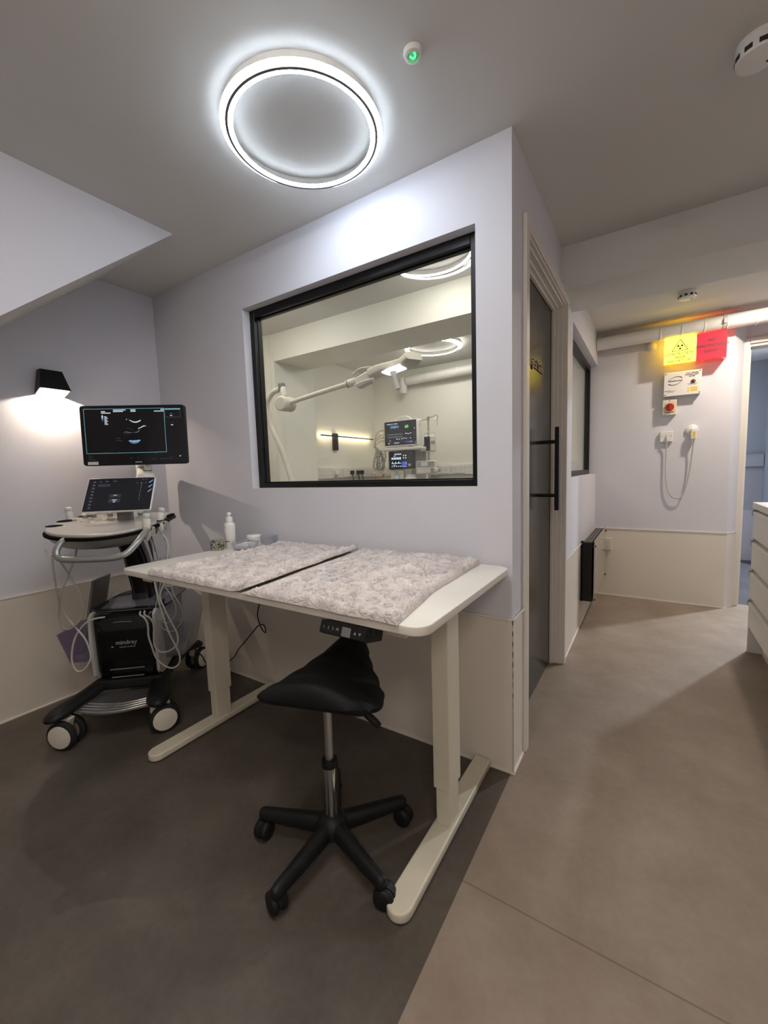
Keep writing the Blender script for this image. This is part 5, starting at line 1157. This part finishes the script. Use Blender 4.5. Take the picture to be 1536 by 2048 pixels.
# ------------------------------------------------------------------ operating room behind the window
# dado trunking
struct('trim_4', boxes(((-2.43, 1.427, 1.150), (-2.395, E - 0.012, 1.256)), ((-2.395, E - 0.047, 1.150), (-0.1, E - 0.012, 1.256))), 'white_plastic', 'white dado trunking round the operating room')
struct('trim_5', boxes(((-2.397, 1.427, 1.181), (-2.3935, E - 0.047, 1.1835)), ((-2.397, 1.427, 1.2225), (-2.3935, E - 0.047, 1.2245)), ((-2.395, E - 0.0485, 1.181), (-0.1, E - 0.045, 1.1835)), ((-2.395, E - 0.0485, 1.2225), (-0.1, E - 0.045, 1.2245))), 'pale_grey_plastic', 'grooves of the dado trunking')
def socket(label, M, group='double sockets on the dado trunking'):
    t = thing('double_socket', label, 'socket', M.translation, 0, group)
    part('plate', MB().box((-0.073, -0.043, 0), (0.073, 0.043, 0.009), 0.004, 2, M=M), 'white_plastic', t)
    m = MB()
    for s_ in (-1, 1):
        m.box((s_ * 0.036 - 0.004, 0.006, 0.0088), (s_ * 0.036 + 0.004, 0.014, 0.0095), M=M)
        for q in (-0.011, 0.011): m.box((s_ * 0.036 + q - 0.004, -0.014, 0.0088), (s_ * 0.036 + q + 0.004, -0.008, 0.0095), M=M)
    part('pin_holes', m, 'ink_grey', t)
    m = MB()
    for s_ in (-1, 1): m.box((s_ * 0.012 - 0.006, 0.014, 0.009), (s_ * 0.012 + 0.006, 0.032, 0.012), 0.001, 1, M=M)
    part('rocker_switch', m, 'white_plastic', t)
    return t
def ML(y, z=1.203): return Matrix(((0, 0, 1, -2.395), (1, 0, 0, y), (0, 1, 0, z), (0, 0, 0, 1)))
def MF(x, z=1.203): return Matrix(((1, 0, 0, x), (0, 0, -1, E - 0.047), (0, 1, 0, z), (0, 0, 0, 1)))
socket('double socket under the lit wall bar, farthest left, with a white plug', ML(1.925))
socket('double socket under the lit wall bar, empty left side, beside the black plugs', ML(2.095))
socket('double socket under the lit wall bar, nearest the corner, with black plugs', ML(2.300))
socket('double socket half hidden behind the dark ventilator screen', MF(-1.835))
socket('double socket on the far wall just right of the syringe pump', MF(-1.500))
socket('double socket on the far wall nearest the right side of the window', MF(-1.325))
def plug(label, M, mt, cable_m):
    t = thing('socket_plug', label, 'plug', M.translation, 0, 'plugs in the trunking sockets')
    part('plug_body', MB().box((-0.024, -0.020, 0.009), (0.024, 0.024, 0.036), 0.008, 3, M=M), mt, t)
    part('lead', MB().tube([M @ V(p) for p in ((0, -0.018, 0.024), (0.002, -0.035, 0.028), (0.010, -0.075, 0.025), (0.013, -0.16, 0.015))], 0.0055, 8), cable_m, t)
plug('white plug in the far left trunking socket', ML(1.893), 'white_plastic', 'cable_white')
plug('black plug under the lit wall bar, left of three', ML(2.165), 'black_plastic', 'cable_black')
plug('black plug under the lit wall bar, middle of three', ML(2.275), 'black_plastic', 'cable_black')
plug('black plug under the lit wall bar, right of three', ML(2.352), 'black_plastic', 'cable_black')
solo('pilot_light', MB().lathe([(0.006, 0), (0.005, 0.004), (0, 0.005)], 14, ML(2.63, 1.192)), 'led_red', 'tiny red pilot light on the trunking in the corner', 'pilot light')
# LED bar sconce
t = thing('bar_sconce', 'thin black wall bar glowing warm against the operating room wall', 'wall light', (-2.43, 2.13, 1.44))
part('back_plate', MB().box((-2.430, 1.905, 1.445), (-2.398, 1.972, 1.622), 0.003, 1), 'black_frame', t)
part('bar', MB().box((-2.385, 1.672, 1.584), (-2.374, 2.605, 1.596), 0.001, 1).box((-2.40, 1.925, 1.582), (-2.372, 1.95, 1.598), 0.001, 1), 'black_frame', t)
part('led_strip', MB().box((-2.388, 1.678, 1.586), (-2.3852, 2.600, 1.594)), 'strip_led', t, 'warm glowing strip')

# examination lamp on a curved stand
t = thing('examination_lamp', 'cream examination lamp on a curved stand seen through the window', 'examination lamp', (-1.45, 0.62, 0))
m = MB().tube([(-1.42, 0.62, 0.06), (-1.46, 0.61, 0.40), (-1.60, 0.60, 0.82), (-1.735, 0.6, 1.16), (-1.79, 0.6, 1.312), (-1.880, 0.6, 1.49), (-1.930, 0.6, 1.603), (-1.948, 0.6, 1.690), (-1.925, 0.6, 1.752), (-1.87, 0.6, 1.792), (-1.802, 0.6, 1.805)], 0.019, 14)
part('curved_pole', m, 'cream_plastic', t)
part('pole_cap', MB().cyl((-1.778, 0.6, 1.784), (-1.785, 0.6, 1.840), 0.024, 0.025, n=24, bev=0.003), 'mid_grey_plastic', t, 'grey cap')
m = MB().cyl((-1.762, 0.6, 1.745), (-1.780, 0.6, 1.815), 0.026, 0.023, n=24, bev=0.003)
m.cyl((-1.755, 0.66, 1.698), (-1.745, 0.535, 1.692), 0.052, n=36, bev=0.012)
part('joint', m, 'cream_plastic', t)
m = MB().tube([(-1.70, 0.60, 1.702), (-1.45, 0.62, 1.738), (-1.21, 0.64, 1.770)], 0.016, 14, sub=6)
part('arm', m, 'cream_plastic', t)
m = MB().cyl((-1.235, 0.638, 1.767), (-1.165, 0.643, 1.776), 0.025, n=24, bev=0.004).cyl((-1.226, 0.638, 1.768), (-1.222, 0.639, 1.7685), 0.026, n=24, mat=1)
part('arm_collar', m, ['cream_plastic', 'ink_black'], t)
m = MB().box((-0.055, -0.028, -0.038), (0.055, 0.028, 0.032), 0.010, 2, M=Matrix.Translation((-1.10, 0.645, 1.776)) @ Matrix.Rotation(-0.30, 4, 'Y'))
m.tube([(-1.155, 0.600, 1.808), (-1.09, 0.590, 1.832), (-1.01, 0.600, 1.830)], 0.006, 8).tube([(-1.145, 0.600, 1.738), (-1.08, 0.590, 1.750), (-1.00, 0.600, 1.762)], 0.006, 8)
part('head_yoke', m, 'cream_plastic', t)
# bent wing head
pts = [(-1.045, 0.64, 1.800), (-0.97, 0.66, 1.822), (-0.89, 0.70, 1.838), (-0.82, 0.69, 1.840), (-0.745, 0.65, 1.862)]
P = catmull(pts, 5); sec = rrect(0.046, 0.13, 0.012, 3); n = len(sec); vs = []
for i, p in enumerate(P):
    d = (P[min(i + 1, len(P) - 1)] - P[max(i - 1, 0)]).normalized(); up_ = (V((0, 0, 1)) - d * d.z).normalized(); sd = d.cross(up_)
    k = min(1, 0.55 + 0.45 * math.sin(PI * (0.12 + 0.76 * i / (len(P) - 1))) ** 0.5)
    vs += [p + up_ * x * 1.0 + sd * y * k for x, y in sec]
N = len(P); m = MB().add(vs, [[j * n + i, j * n + (i + 1) % n, (j + 1) * n + (i + 1) % n, (j + 1) * n + i] for j in range(N - 1) for i in range(n)] + [list(range(n))[::-1], [(N - 1) * n + i for i in range(n)]], 0, True)
part('lamp_head', m, 'cream_plastic', t)
M = Matrix.Translation((-0.90, 0.665, 1.800)) @ Matrix.Rotation(-0.16, 4, 'Y')
part('light_lens', MB().box((-0.055, -0.05, -0.004), (0.075, 0.045, 0.014), 0.006, 2, M=M), 'exam_led', t, 'glowing white lens')
m = MB().lathe([(0, -0.115), (0.014, -0.113), (0.0165, -0.105), (0.013, -0.03), (0.020, -0.004)], 20, M @ Matrix.Translation((0.0, 0, 0)) @ Matrix.Rotation(-0.12, 4, 'Y'))
part('handle', m, 'white_plastic', t)
m = MB()
for k in range(5):
    a = 2 * PI * k / 5 + 0.3; m.tube([(-1.42, 0.62, 0.075), (-1.42 + 0.15 * math.cos(a), 0.62 + 0.15 * math.sin(a), 0.07), (-1.42 + 0.26 * math.cos(a), 0.62 + 0.26 * math.sin(a), 0.055)], 0.018, 8)
    m.cyl((-1.42 + 0.26 * math.cos(a), 0.62 + 0.26 * math.sin(a) - 0.012, 0.028), (-1.42 + 0.26 * math.cos(a), 0.62 + 0.26 * math.sin(a) + 0.012, 0.028), 0.0285, n=18)
part('wheeled_base', m, 'grey_plastic', t)

# anaesthetic trolley with monitor and ventilator screen
YS = 2.20
t = thing('equipment_trolley', 'white equipment trolley in the corner carrying the two medical screens', 'trolley', (-1.77, 2.36, 0))
m = MB().box((-2.03, 2.20, 0.08), (-1.52, 2.60, 1.085), 0.01, 2); part('cabinet', m, 'white_plastic', t)
m = MB().box((-1.915, 2.235, 1.085), (-1.757, 2.42, 1.245), 0.006, 2); pn = part('control_column', m, 'white_plastic', t)
M = Matrix(((1, 0, 0, -1.836), (0, 0, -1, 2.2345), (0, 1, 0, 1.150), (0, 0, 0, 1)))
part('gauge', MB().lathe([(0.016, 0), (0.016, 0.003), (0.013, 0.004), (0, 0.003)], 24, M @ Matrix.Translation((-0.004, 0.045, 0))), 'pale_grey_plastic', pn)
part('small_window', MB().box((-0.034, -0.045, 0), (0.034, 0.015, 0.002), 0.002, 1, M=M).box((-0.028, -0.04, 0.0018), (0.028, 0.010, 0.0026), 0, 1, 1, M), ['grey_plastic', 'lcd_grey'], pn)
m = MB().box((-2.005, 2.19, 1.418), (-1.535, 2.56, 1.446), 0.006, 2).box((-1.95, 2.46, 1.085), (-1.60, 2.56, 1.42), 0.01, 2); part('top_shelf', m, 'white_plastic', t)
m = MB()
for x in (-1.98, -1.57):
    for y in (2.25, 2.55): m.cyl((x - 0.015, y, 0.04), (x + 0.015, y, 0.04), 0.04, n=20)
part('castors', m, 'mid_grey_plastic', t)
def screen_thing(name, label, cat, x0, x1, z0, z1, y, depth, bez, case, facem, rt):
    t = thing(name, label, cat, ((x0 + x1) / 2, y, z0))
    M = Matrix.Translation(((x0 + x1) / 2, y, (z0 + z1) / 2)) @ Matrix.Rotation(rt, 4, 'Z') @ Matrix.Rotation(PI / 2, 4, 'X')
    w, h = x1 - x0, z1 - z0
    o = part('casing', MB().prism(rrect(w, h, 0.016, 5), -depth, 0, 0, M, bev=0.005), case, t)
    s_ = part('screen', MB().prism(rrect(w - bez * 2, h - bez * 2, 0.009, 4), -0.001, 0.0012, 0, M), facem, o)
    return t, M, w - bez * 2, h - bez * 2, s_
t, M, w, h, s_ = screen_thing('patient_monitor', 'white cased patient monitor showing green 60 on top of the trolley', 'monitor', -1.972, -1.570, 1.462, 1.730, 2.215, 0.11, 0.011, 'white_plastic', 'screen_slate', 0.0)
m = MB()
m.text('DEMO', 0.036, M @ Matrix.Translation((-0.065, 0.064, 0.0016)), 0.0002, 3, bold=0.001); m.text('60', 0.042, M @ Matrix.Translation((0.078, 0.060, 0.0016)), 0.0002, 4, bold=0.001)
for i in range(3):
    y = -0.012 - 0.026 * i; amp = (0.010, 0.007, 0.004)[i]; pts = []
    for k in range(40):
        f_ = (k / 40 * 7) % 1; pts.append((-0.155 + 0.19 * k / 40, y + amp * (1 - 2 * f_ if i < 2 else math.sin(f_ * 6.28))))
    vs = []
    for a, b in pts: vs += [(a, b + 0.0011, 0.0015), (a, b - 0.0011, 0.0015)]
    if i < 2: m.add(vs, [[2 * k, 2 * k + 1, 2 * k + 3, 2 * k + 2] for k in range(39)], 0, False, M)
def pt(u0, v0, u1, v1, mat): patch(m, M, w, h, u0, v0, u1, v1, mat, 0.0015)
for u, v, ww in ((0.08, .09, .12), (.22, .09, .05), (.30, .09, .12), (.66, .52, .06), (.73, .54, .05), (.80, .52, .05), (.37, .73, .06), (.45, .74, .04), (.53, .73, .05), (.60, .71, .04), (.67, .72, .04), (.80, .72, .04), (.10, .90, .06), (.30, .89, .16)): pt(u, v, u + ww, v + .03, 0)
for i in range(7): pt(.935, .12 + i * .10, .965, .145 + i * .10, 1)
pt(.925, .33, .965, .36, 0); pt(.66, .86, .88, .91, 2); pt(.78, .86, .87, .90, 3)
pt(.08, .36, .60, .365, 1); pt(.14, .76, .20, .85, 1)
part('display', m, ['scr_white', 'scr_dim', 'scr_deepblue', 'scr_blue', 'scr_green'], s_, 'lit readings and traces')
part('dial', MB().lathe([(0.013, 0.001), (0.013, 0.006), (0.010, 0.008), (0.0, 0.008)], 24, M @ Matrix.Translation((0.182, -0.106, 0))), 'mid_grey_plastic', t)
m = MB().box((-1.86, 2.225, 1.446), (-1.68, 2.33, 1.464), 0.004, 1); part('foot', m, 'pale_grey_plastic', t)
m = MB().tube([(-1.87, 2.28, 1.725), (-1.84, 2.28, 1.758), (-1.77, 2.28, 1.768), (-1.70, 2.28, 1.758), (-1.67, 2.28, 1.725)], 0.008, 8); part('carry_handle', m, 'white_plastic', t)
m = MB()
for k, z in enumerate((1.64, 1.595, 1.565, 1.53)): m.box((-1.998, 2.235, z - 0.008), (-1.968, 2.262, z + 0.008), 0.003, 1)
part('side_connectors', m, 'pale_grey_plastic', t)
t, M, w, h, s_ = screen_thing('ventilator_screen', 'black ventilator screen with blue display below the patient monitor', 'screen', -1.922, -1.622, 1.222, 1.412, 2.212, 0.05, 0.004, 'black_plastic', 'screen_black', 0.0)
m = MB()
def pt(u0, v0, u1, v1, mat): patch(m, M, w, h, u0, v0, u1, v1, mat, 0.0015)
pt(.09, .08, .62, .92, 3)
m.v = [v - V((0, -0.0003, 0)) for v in m.v]
pt(.24, .13, .54, .19, 0); pt(.20, .24, .30, .28, 0)
for i in range(10): pt(.12 + i * .04, .34, .153 + i * .04, .46, 0 if i % 3 else 1)
for i in range(3): m.add([M @ V(((.13 + i * .13 + dx - .5) * w, (.5 - .62 - dz) * h, .0015)) for dx, dz in ((0, 0.05), (.06, 0.05), (.03, -0.05))], [[0, 1, 2]], 1)
pt(.12, .665, .52, .69, 1); pt(.55, .60, .76, .80, 2); pt(.60, .20, .64, .28, 0); pt(.60, .34, .64, .42, 0); pt(.69, .22, .73, .28, 1); pt(.69, .36, .73, .42, 1); pt(.69, .62, .74, .76, 4); pt(.60, .62, .63, .74, 4)
pt(.17, .76, .30, .79, 0)
for i in range(4): pt(.20 + i * .09, .82, .25 + i * .09, .88, 0)
pt(.12, .81, .16, .90, 4); pt(.55, .83, .74, .89, 4)
part('display', m, ['scr_white', 'scr_cyan', 'scr_deepblue', 'scr_faint', 'scr_blue'], s_, 'lit bars and blue fields')
part('dial', MB().lathe([(0.016, 0.001), (0.016, 0.010), (0.012, 0.013), (0.0, 0.013)], 28, M @ Matrix.Translation((0.108, -0.055, 0))), 'satin_metal', t, 'silver dial')
t = thing('lidded_jar', 'white screw lid jar on the trolley right of the control column', 'jar', (-1.685, 2.26, 1.085))
part('jar_body', MB().lathe([(0, 0.0), (0.060, 0.0), (0.064, 0.006), (0.064, 0.040), (0.058, 0.052), (0.046, 0.056)], 32), 'white_plastic', t, world=False)
part('lid', MB().lathe([(0.047, 0.053), (0.048, 0.055), (0.048, 0.076), (0.045, 0.080), (0, 0.081)], 32), 'white_plastic', t, 'white lid', world=False)
# cable tangle hung at the left of the trolley
rnd = random.Random(4); m = MB()
for k in range(11):
    cx, cz = -2.055 + rnd.uniform(-.035, .035), 1.315 + rnd.uniform(-.02, .02); rx, rz, tl = rnd.uniform(.018, .055), rnd.uniform(.075, .115), rnd.uniform(-.45, .35); y = 2.205 + k * 0.0095
    P = [(cx + rx * math.cos(a) * math.cos(tl) - rz * math.sin(a) * math.sin(tl), y + 0.006 * math.sin(3 * a), cz + rx * math.cos(a) * math.sin(tl) + rz * math.sin(a) * math.cos(tl)) for a in [2 * PI * i / 10 for i in range(10)]]
    m.tube(P, 0.0032 + 0.001 * (k % 2), 6, k % 2, closed=True, sub=3)
for k, z in enumerate((1.64, 1.595, 1.565, 1.53)):
    m.tube([(-1.998, 2.248, z), (-2.04, 2.235, z - 0.005), (-2.085 - 0.01 * k, 2.225, z - 0.06), (-2.09 + 0.012 * k, 2.22, 1.45), (-2.06 + 0.01 * k, 2.22, 1.40)], 0.0034, 6, k % 2)
m.tube([(-2.02, 2.2, 1.40), (-2.005, 2.198, 1.425), (-1.985, 2.20, 1.43)], 0.008, 8, 0)
m.tube([(-2.05, 2.21, 1.24), (-2.01, 2.205, 1.20), (-1.985, 2.205, 1.16)], 0.003, 6, 1)
solo('monitor_leads', m, ['cable_grey', 'grey_plastic'], 'tangle of grey monitor leads hung at the left of the trolley', 'cables')
m = MB().box((-1.995, 2.188, 1.140), (-1.975, 2.200, 1.170), 0.003, 1).box((-1.99, 2.190, 1.165), (-1.97, 2.198, 1.182), 0.002, 1, M=Matrix.Translation((0.004, 0, 0)))
solo('lead_clip', m, 'clip_red', 'small red clip at the foot of the tangled leads', 'clip')
m = MB().lathe([(0.0, -0.02), (0.026, -0.018), (0.033, -0.004), (0.030, 0.016), (0.016, 0.024), (0, 0.025)], 20, Matrix.Translation((-1.500, 2.21, 1.412))).cyl((-1.500, 2.21, 1.43), (-1.500, 2.21, 1.462), 0.007, n=12).cyl((-1.54, 2.21, 1.432), (-1.47, 2.21, 1.432), 0.005, n=10)
solo('pressure_bulb', m, 'pale_grey_plastic', 'grey regulator knob at the right end of the trolley shelf', 'regulator')
# drip stand with two pumps
t = thing('drip_stand', 'thin steel drip stand with hooks right of the medical screens', 'drip stand', (-1.478, 2.28, 0))
m = MB().cyl((-1.478, 2.28, 0.02), (-1.478, 2.28, 1.732), 0.0095, n=16).cyl((-1.478, 2.28, 1.695), (-1.478, 2.28, 1.740), 0.014, n=16); part('pole', m, 'satin_metal', t)
m = MB()
m.tube([(-1.478, 2.28, 1.722), (-1.525, 2.27, 1.712), (-1.572, 2.26, 1.698), (-1.585, 2.255, 1.672), (-1.570, 2.255, 1.658), (-1.553, 2.258, 1.680)], 0.0042, 8)
m.tube([(-1.478, 2.28, 1.722), (-1.43, 2.29, 1.738), (-1.39, 2.295, 1.752), (-1.378, 2.297, 1.725), (-1.392, 2.295, 1.70), (-1.415, 2.293, 1.712)], 0.0042, 8)
m.tube([(-1.392, 2.295, 1.70), (-1.38, 2.29, 1.67), (-1.386, 2.285, 1.640)], 0.0035, 8); part('hooks', m, 'satin_metal', t)
m = MB()
m.lathe([(0.0, 0.0), (0.036, 0.0), (0.036, 0.012), (0.012, 0.02), (0.0095, 0.03)], 24, Matrix.Translation((-1.478, 2.28, 0)))
part('stand_foot', m, 'mid_grey_plastic', t)
t = thing('infusion_pump', 'white infusion pump with a tall dark screen clamped on the drip stand', 'pump', (-1.45, 2.255, 1.385))
part('case', MB().box((-1.500, 2.215, 1.385), (-1.385, 2.268, 1.545), 0.010, 2), 'white_plastic', t)
part('screen', MB().box((-1.494, 2.211, 1.396), (-1.430, 2.216, 1.538), 0.005, 2), 'screen_slate', t, 'tall dark screen')
part('key_pad', MB().box((-1.424, 2.211, 1.465), (-1.376, 2.2165, 1.492), 0.002, 1), 'grey_plastic', t)
m = MB()
for x in (-1.479, -1.447): m.lathe([(0.008, 0), (0.008, 0.001), (0.0065, 0.001)], 16, Matrix(((1, 0, 0, x), (0, 0, -1, 2.211), (0, 1, 0, 1.412), (0, 0, 0, 1))))
m.box((-1.470, 2.2102, 1.522), (-1.452, 2.2112, 1.526)); part('keys', m, 'ink_grey', t)
m = MB().tube([(-1.505, 2.26, 1.40), (-1.512, 2.26, 1.50), (-1.508, 2.26, 1.575), (-1.495, 2.26, 1.582), (-1.41, 2.26, 1.582), (-1.40, 2.26, 1.575), (-1.399, 2.26, 1.545)], 0.0045, 8).box((-1.512, 2.225, 1.425), (-1.499, 2.26, 1.452), 0.002, 1, 1); part('clamp', m, ['pale_grey_plastic', 'black_plastic'], t)
t = thing('syringe_pump', 'white syringe pump with a grey control strip low on the drip stand', 'pump', (-1.48, 2.255, 1.16))
part('case', MB().box((-1.590, 2.205, 1.166), (-1.382, 2.268, 1.298), 0.012, 2), 'white_plastic', t)
f_ = part('control_strip', MB().box((-1.582, 2.201, 1.238), (-1.386, 2.206, 1.292), 0.004, 1), 'grey_plastic', t, 'dark grey control strip')
part('lcd', MB().box((-1.530, 2.1998, 1.244), (-1.452, 2.2015, 1.286), 0.001, 1), 'lcd_grey', f_, 'pale lit display')
m = MB()
for x, z in ((-1.565, 1.275), (-1.565, 1.252), (-1.408, 1.275), (-1.408, 1.250)): m.box((x - 0.012, 2.1995, z - 0.005), (x + 0.012, 2.2012, z + 0.005), 0.001, 1)
part('keys', m, 'pale_grey_plastic', f_)
m = MB().box((-1.425, 2.198, 1.176), (-1.388, 2.210, 1.222), 0.003, 1).box((-1.385, 2.21, 1.180), (-1.345, 2.25, 1.222), 0.010, 2, 1).box((-1.348, 2.212, 1.185), (-1.335, 2.248, 1.217), 0.004, 1); part('plunger_drive', m, ['grey_plastic', 'white_plastic'], t)
# trunking in the far room
t = thing('wall_trunking', 'grey blue trunking box on the wall of the far room', 'trunking', (1.37, 4.93, 1.13))
part('box', MB().box((0.96, 4.90, 1.130), (1.525, 4.963, 1.275), 0.004, 1), 'paint_blue', t)
part('groove', MB().box((0.96, 4.898, 1.165), (1.52, 4.9005, 1.170)).box((0.96, 4.898, 1.252), (1.52, 4.9005, 1.257)), 'grey_plastic', t)
# ------------------------------------------------------------------ camera, world, view
cam = bpy.data.cameras.new('camera'); co = bpy.data.objects.new('camera', cam); COL.objects.link(co)
r = V((0.84031482, 0.54121978, -0.03085701)); u = V((-0.025754, 0.09671403, 0.99497896)); f = V((-0.5414866, 0.83530087, -0.0952088))
M = Matrix((r, u, -f)).transposed().to_4x4(); M.translation = V((0.42773, -1.53232, 1.19290)); co.matrix_world = M
cam.sensor_fit = 'VERTICAL'; cam.sensor_height = 36.0; cam.sensor_width = 27.0; cam.lens = 825.129 / 2048 * 36; cam.clip_start = 0.02
SC.camera = co
w = bpy.data.worlds.new('world'); SC.world = w; w.use_nodes = True
bg = w.node_tree.nodes['Background']; bg.inputs['Color'].default_value = (0.9, 0.95, 1.0, 1); bg.inputs['Strength'].default_value = 0.02
SC.view_settings.view_transform = 'Standard'; SC.view_settings.look = 'None'; SC.view_settings.gamma = 1.0; SC.view_settings.use_curve_mapping = False
SC.view_settings.exposure = 1.0
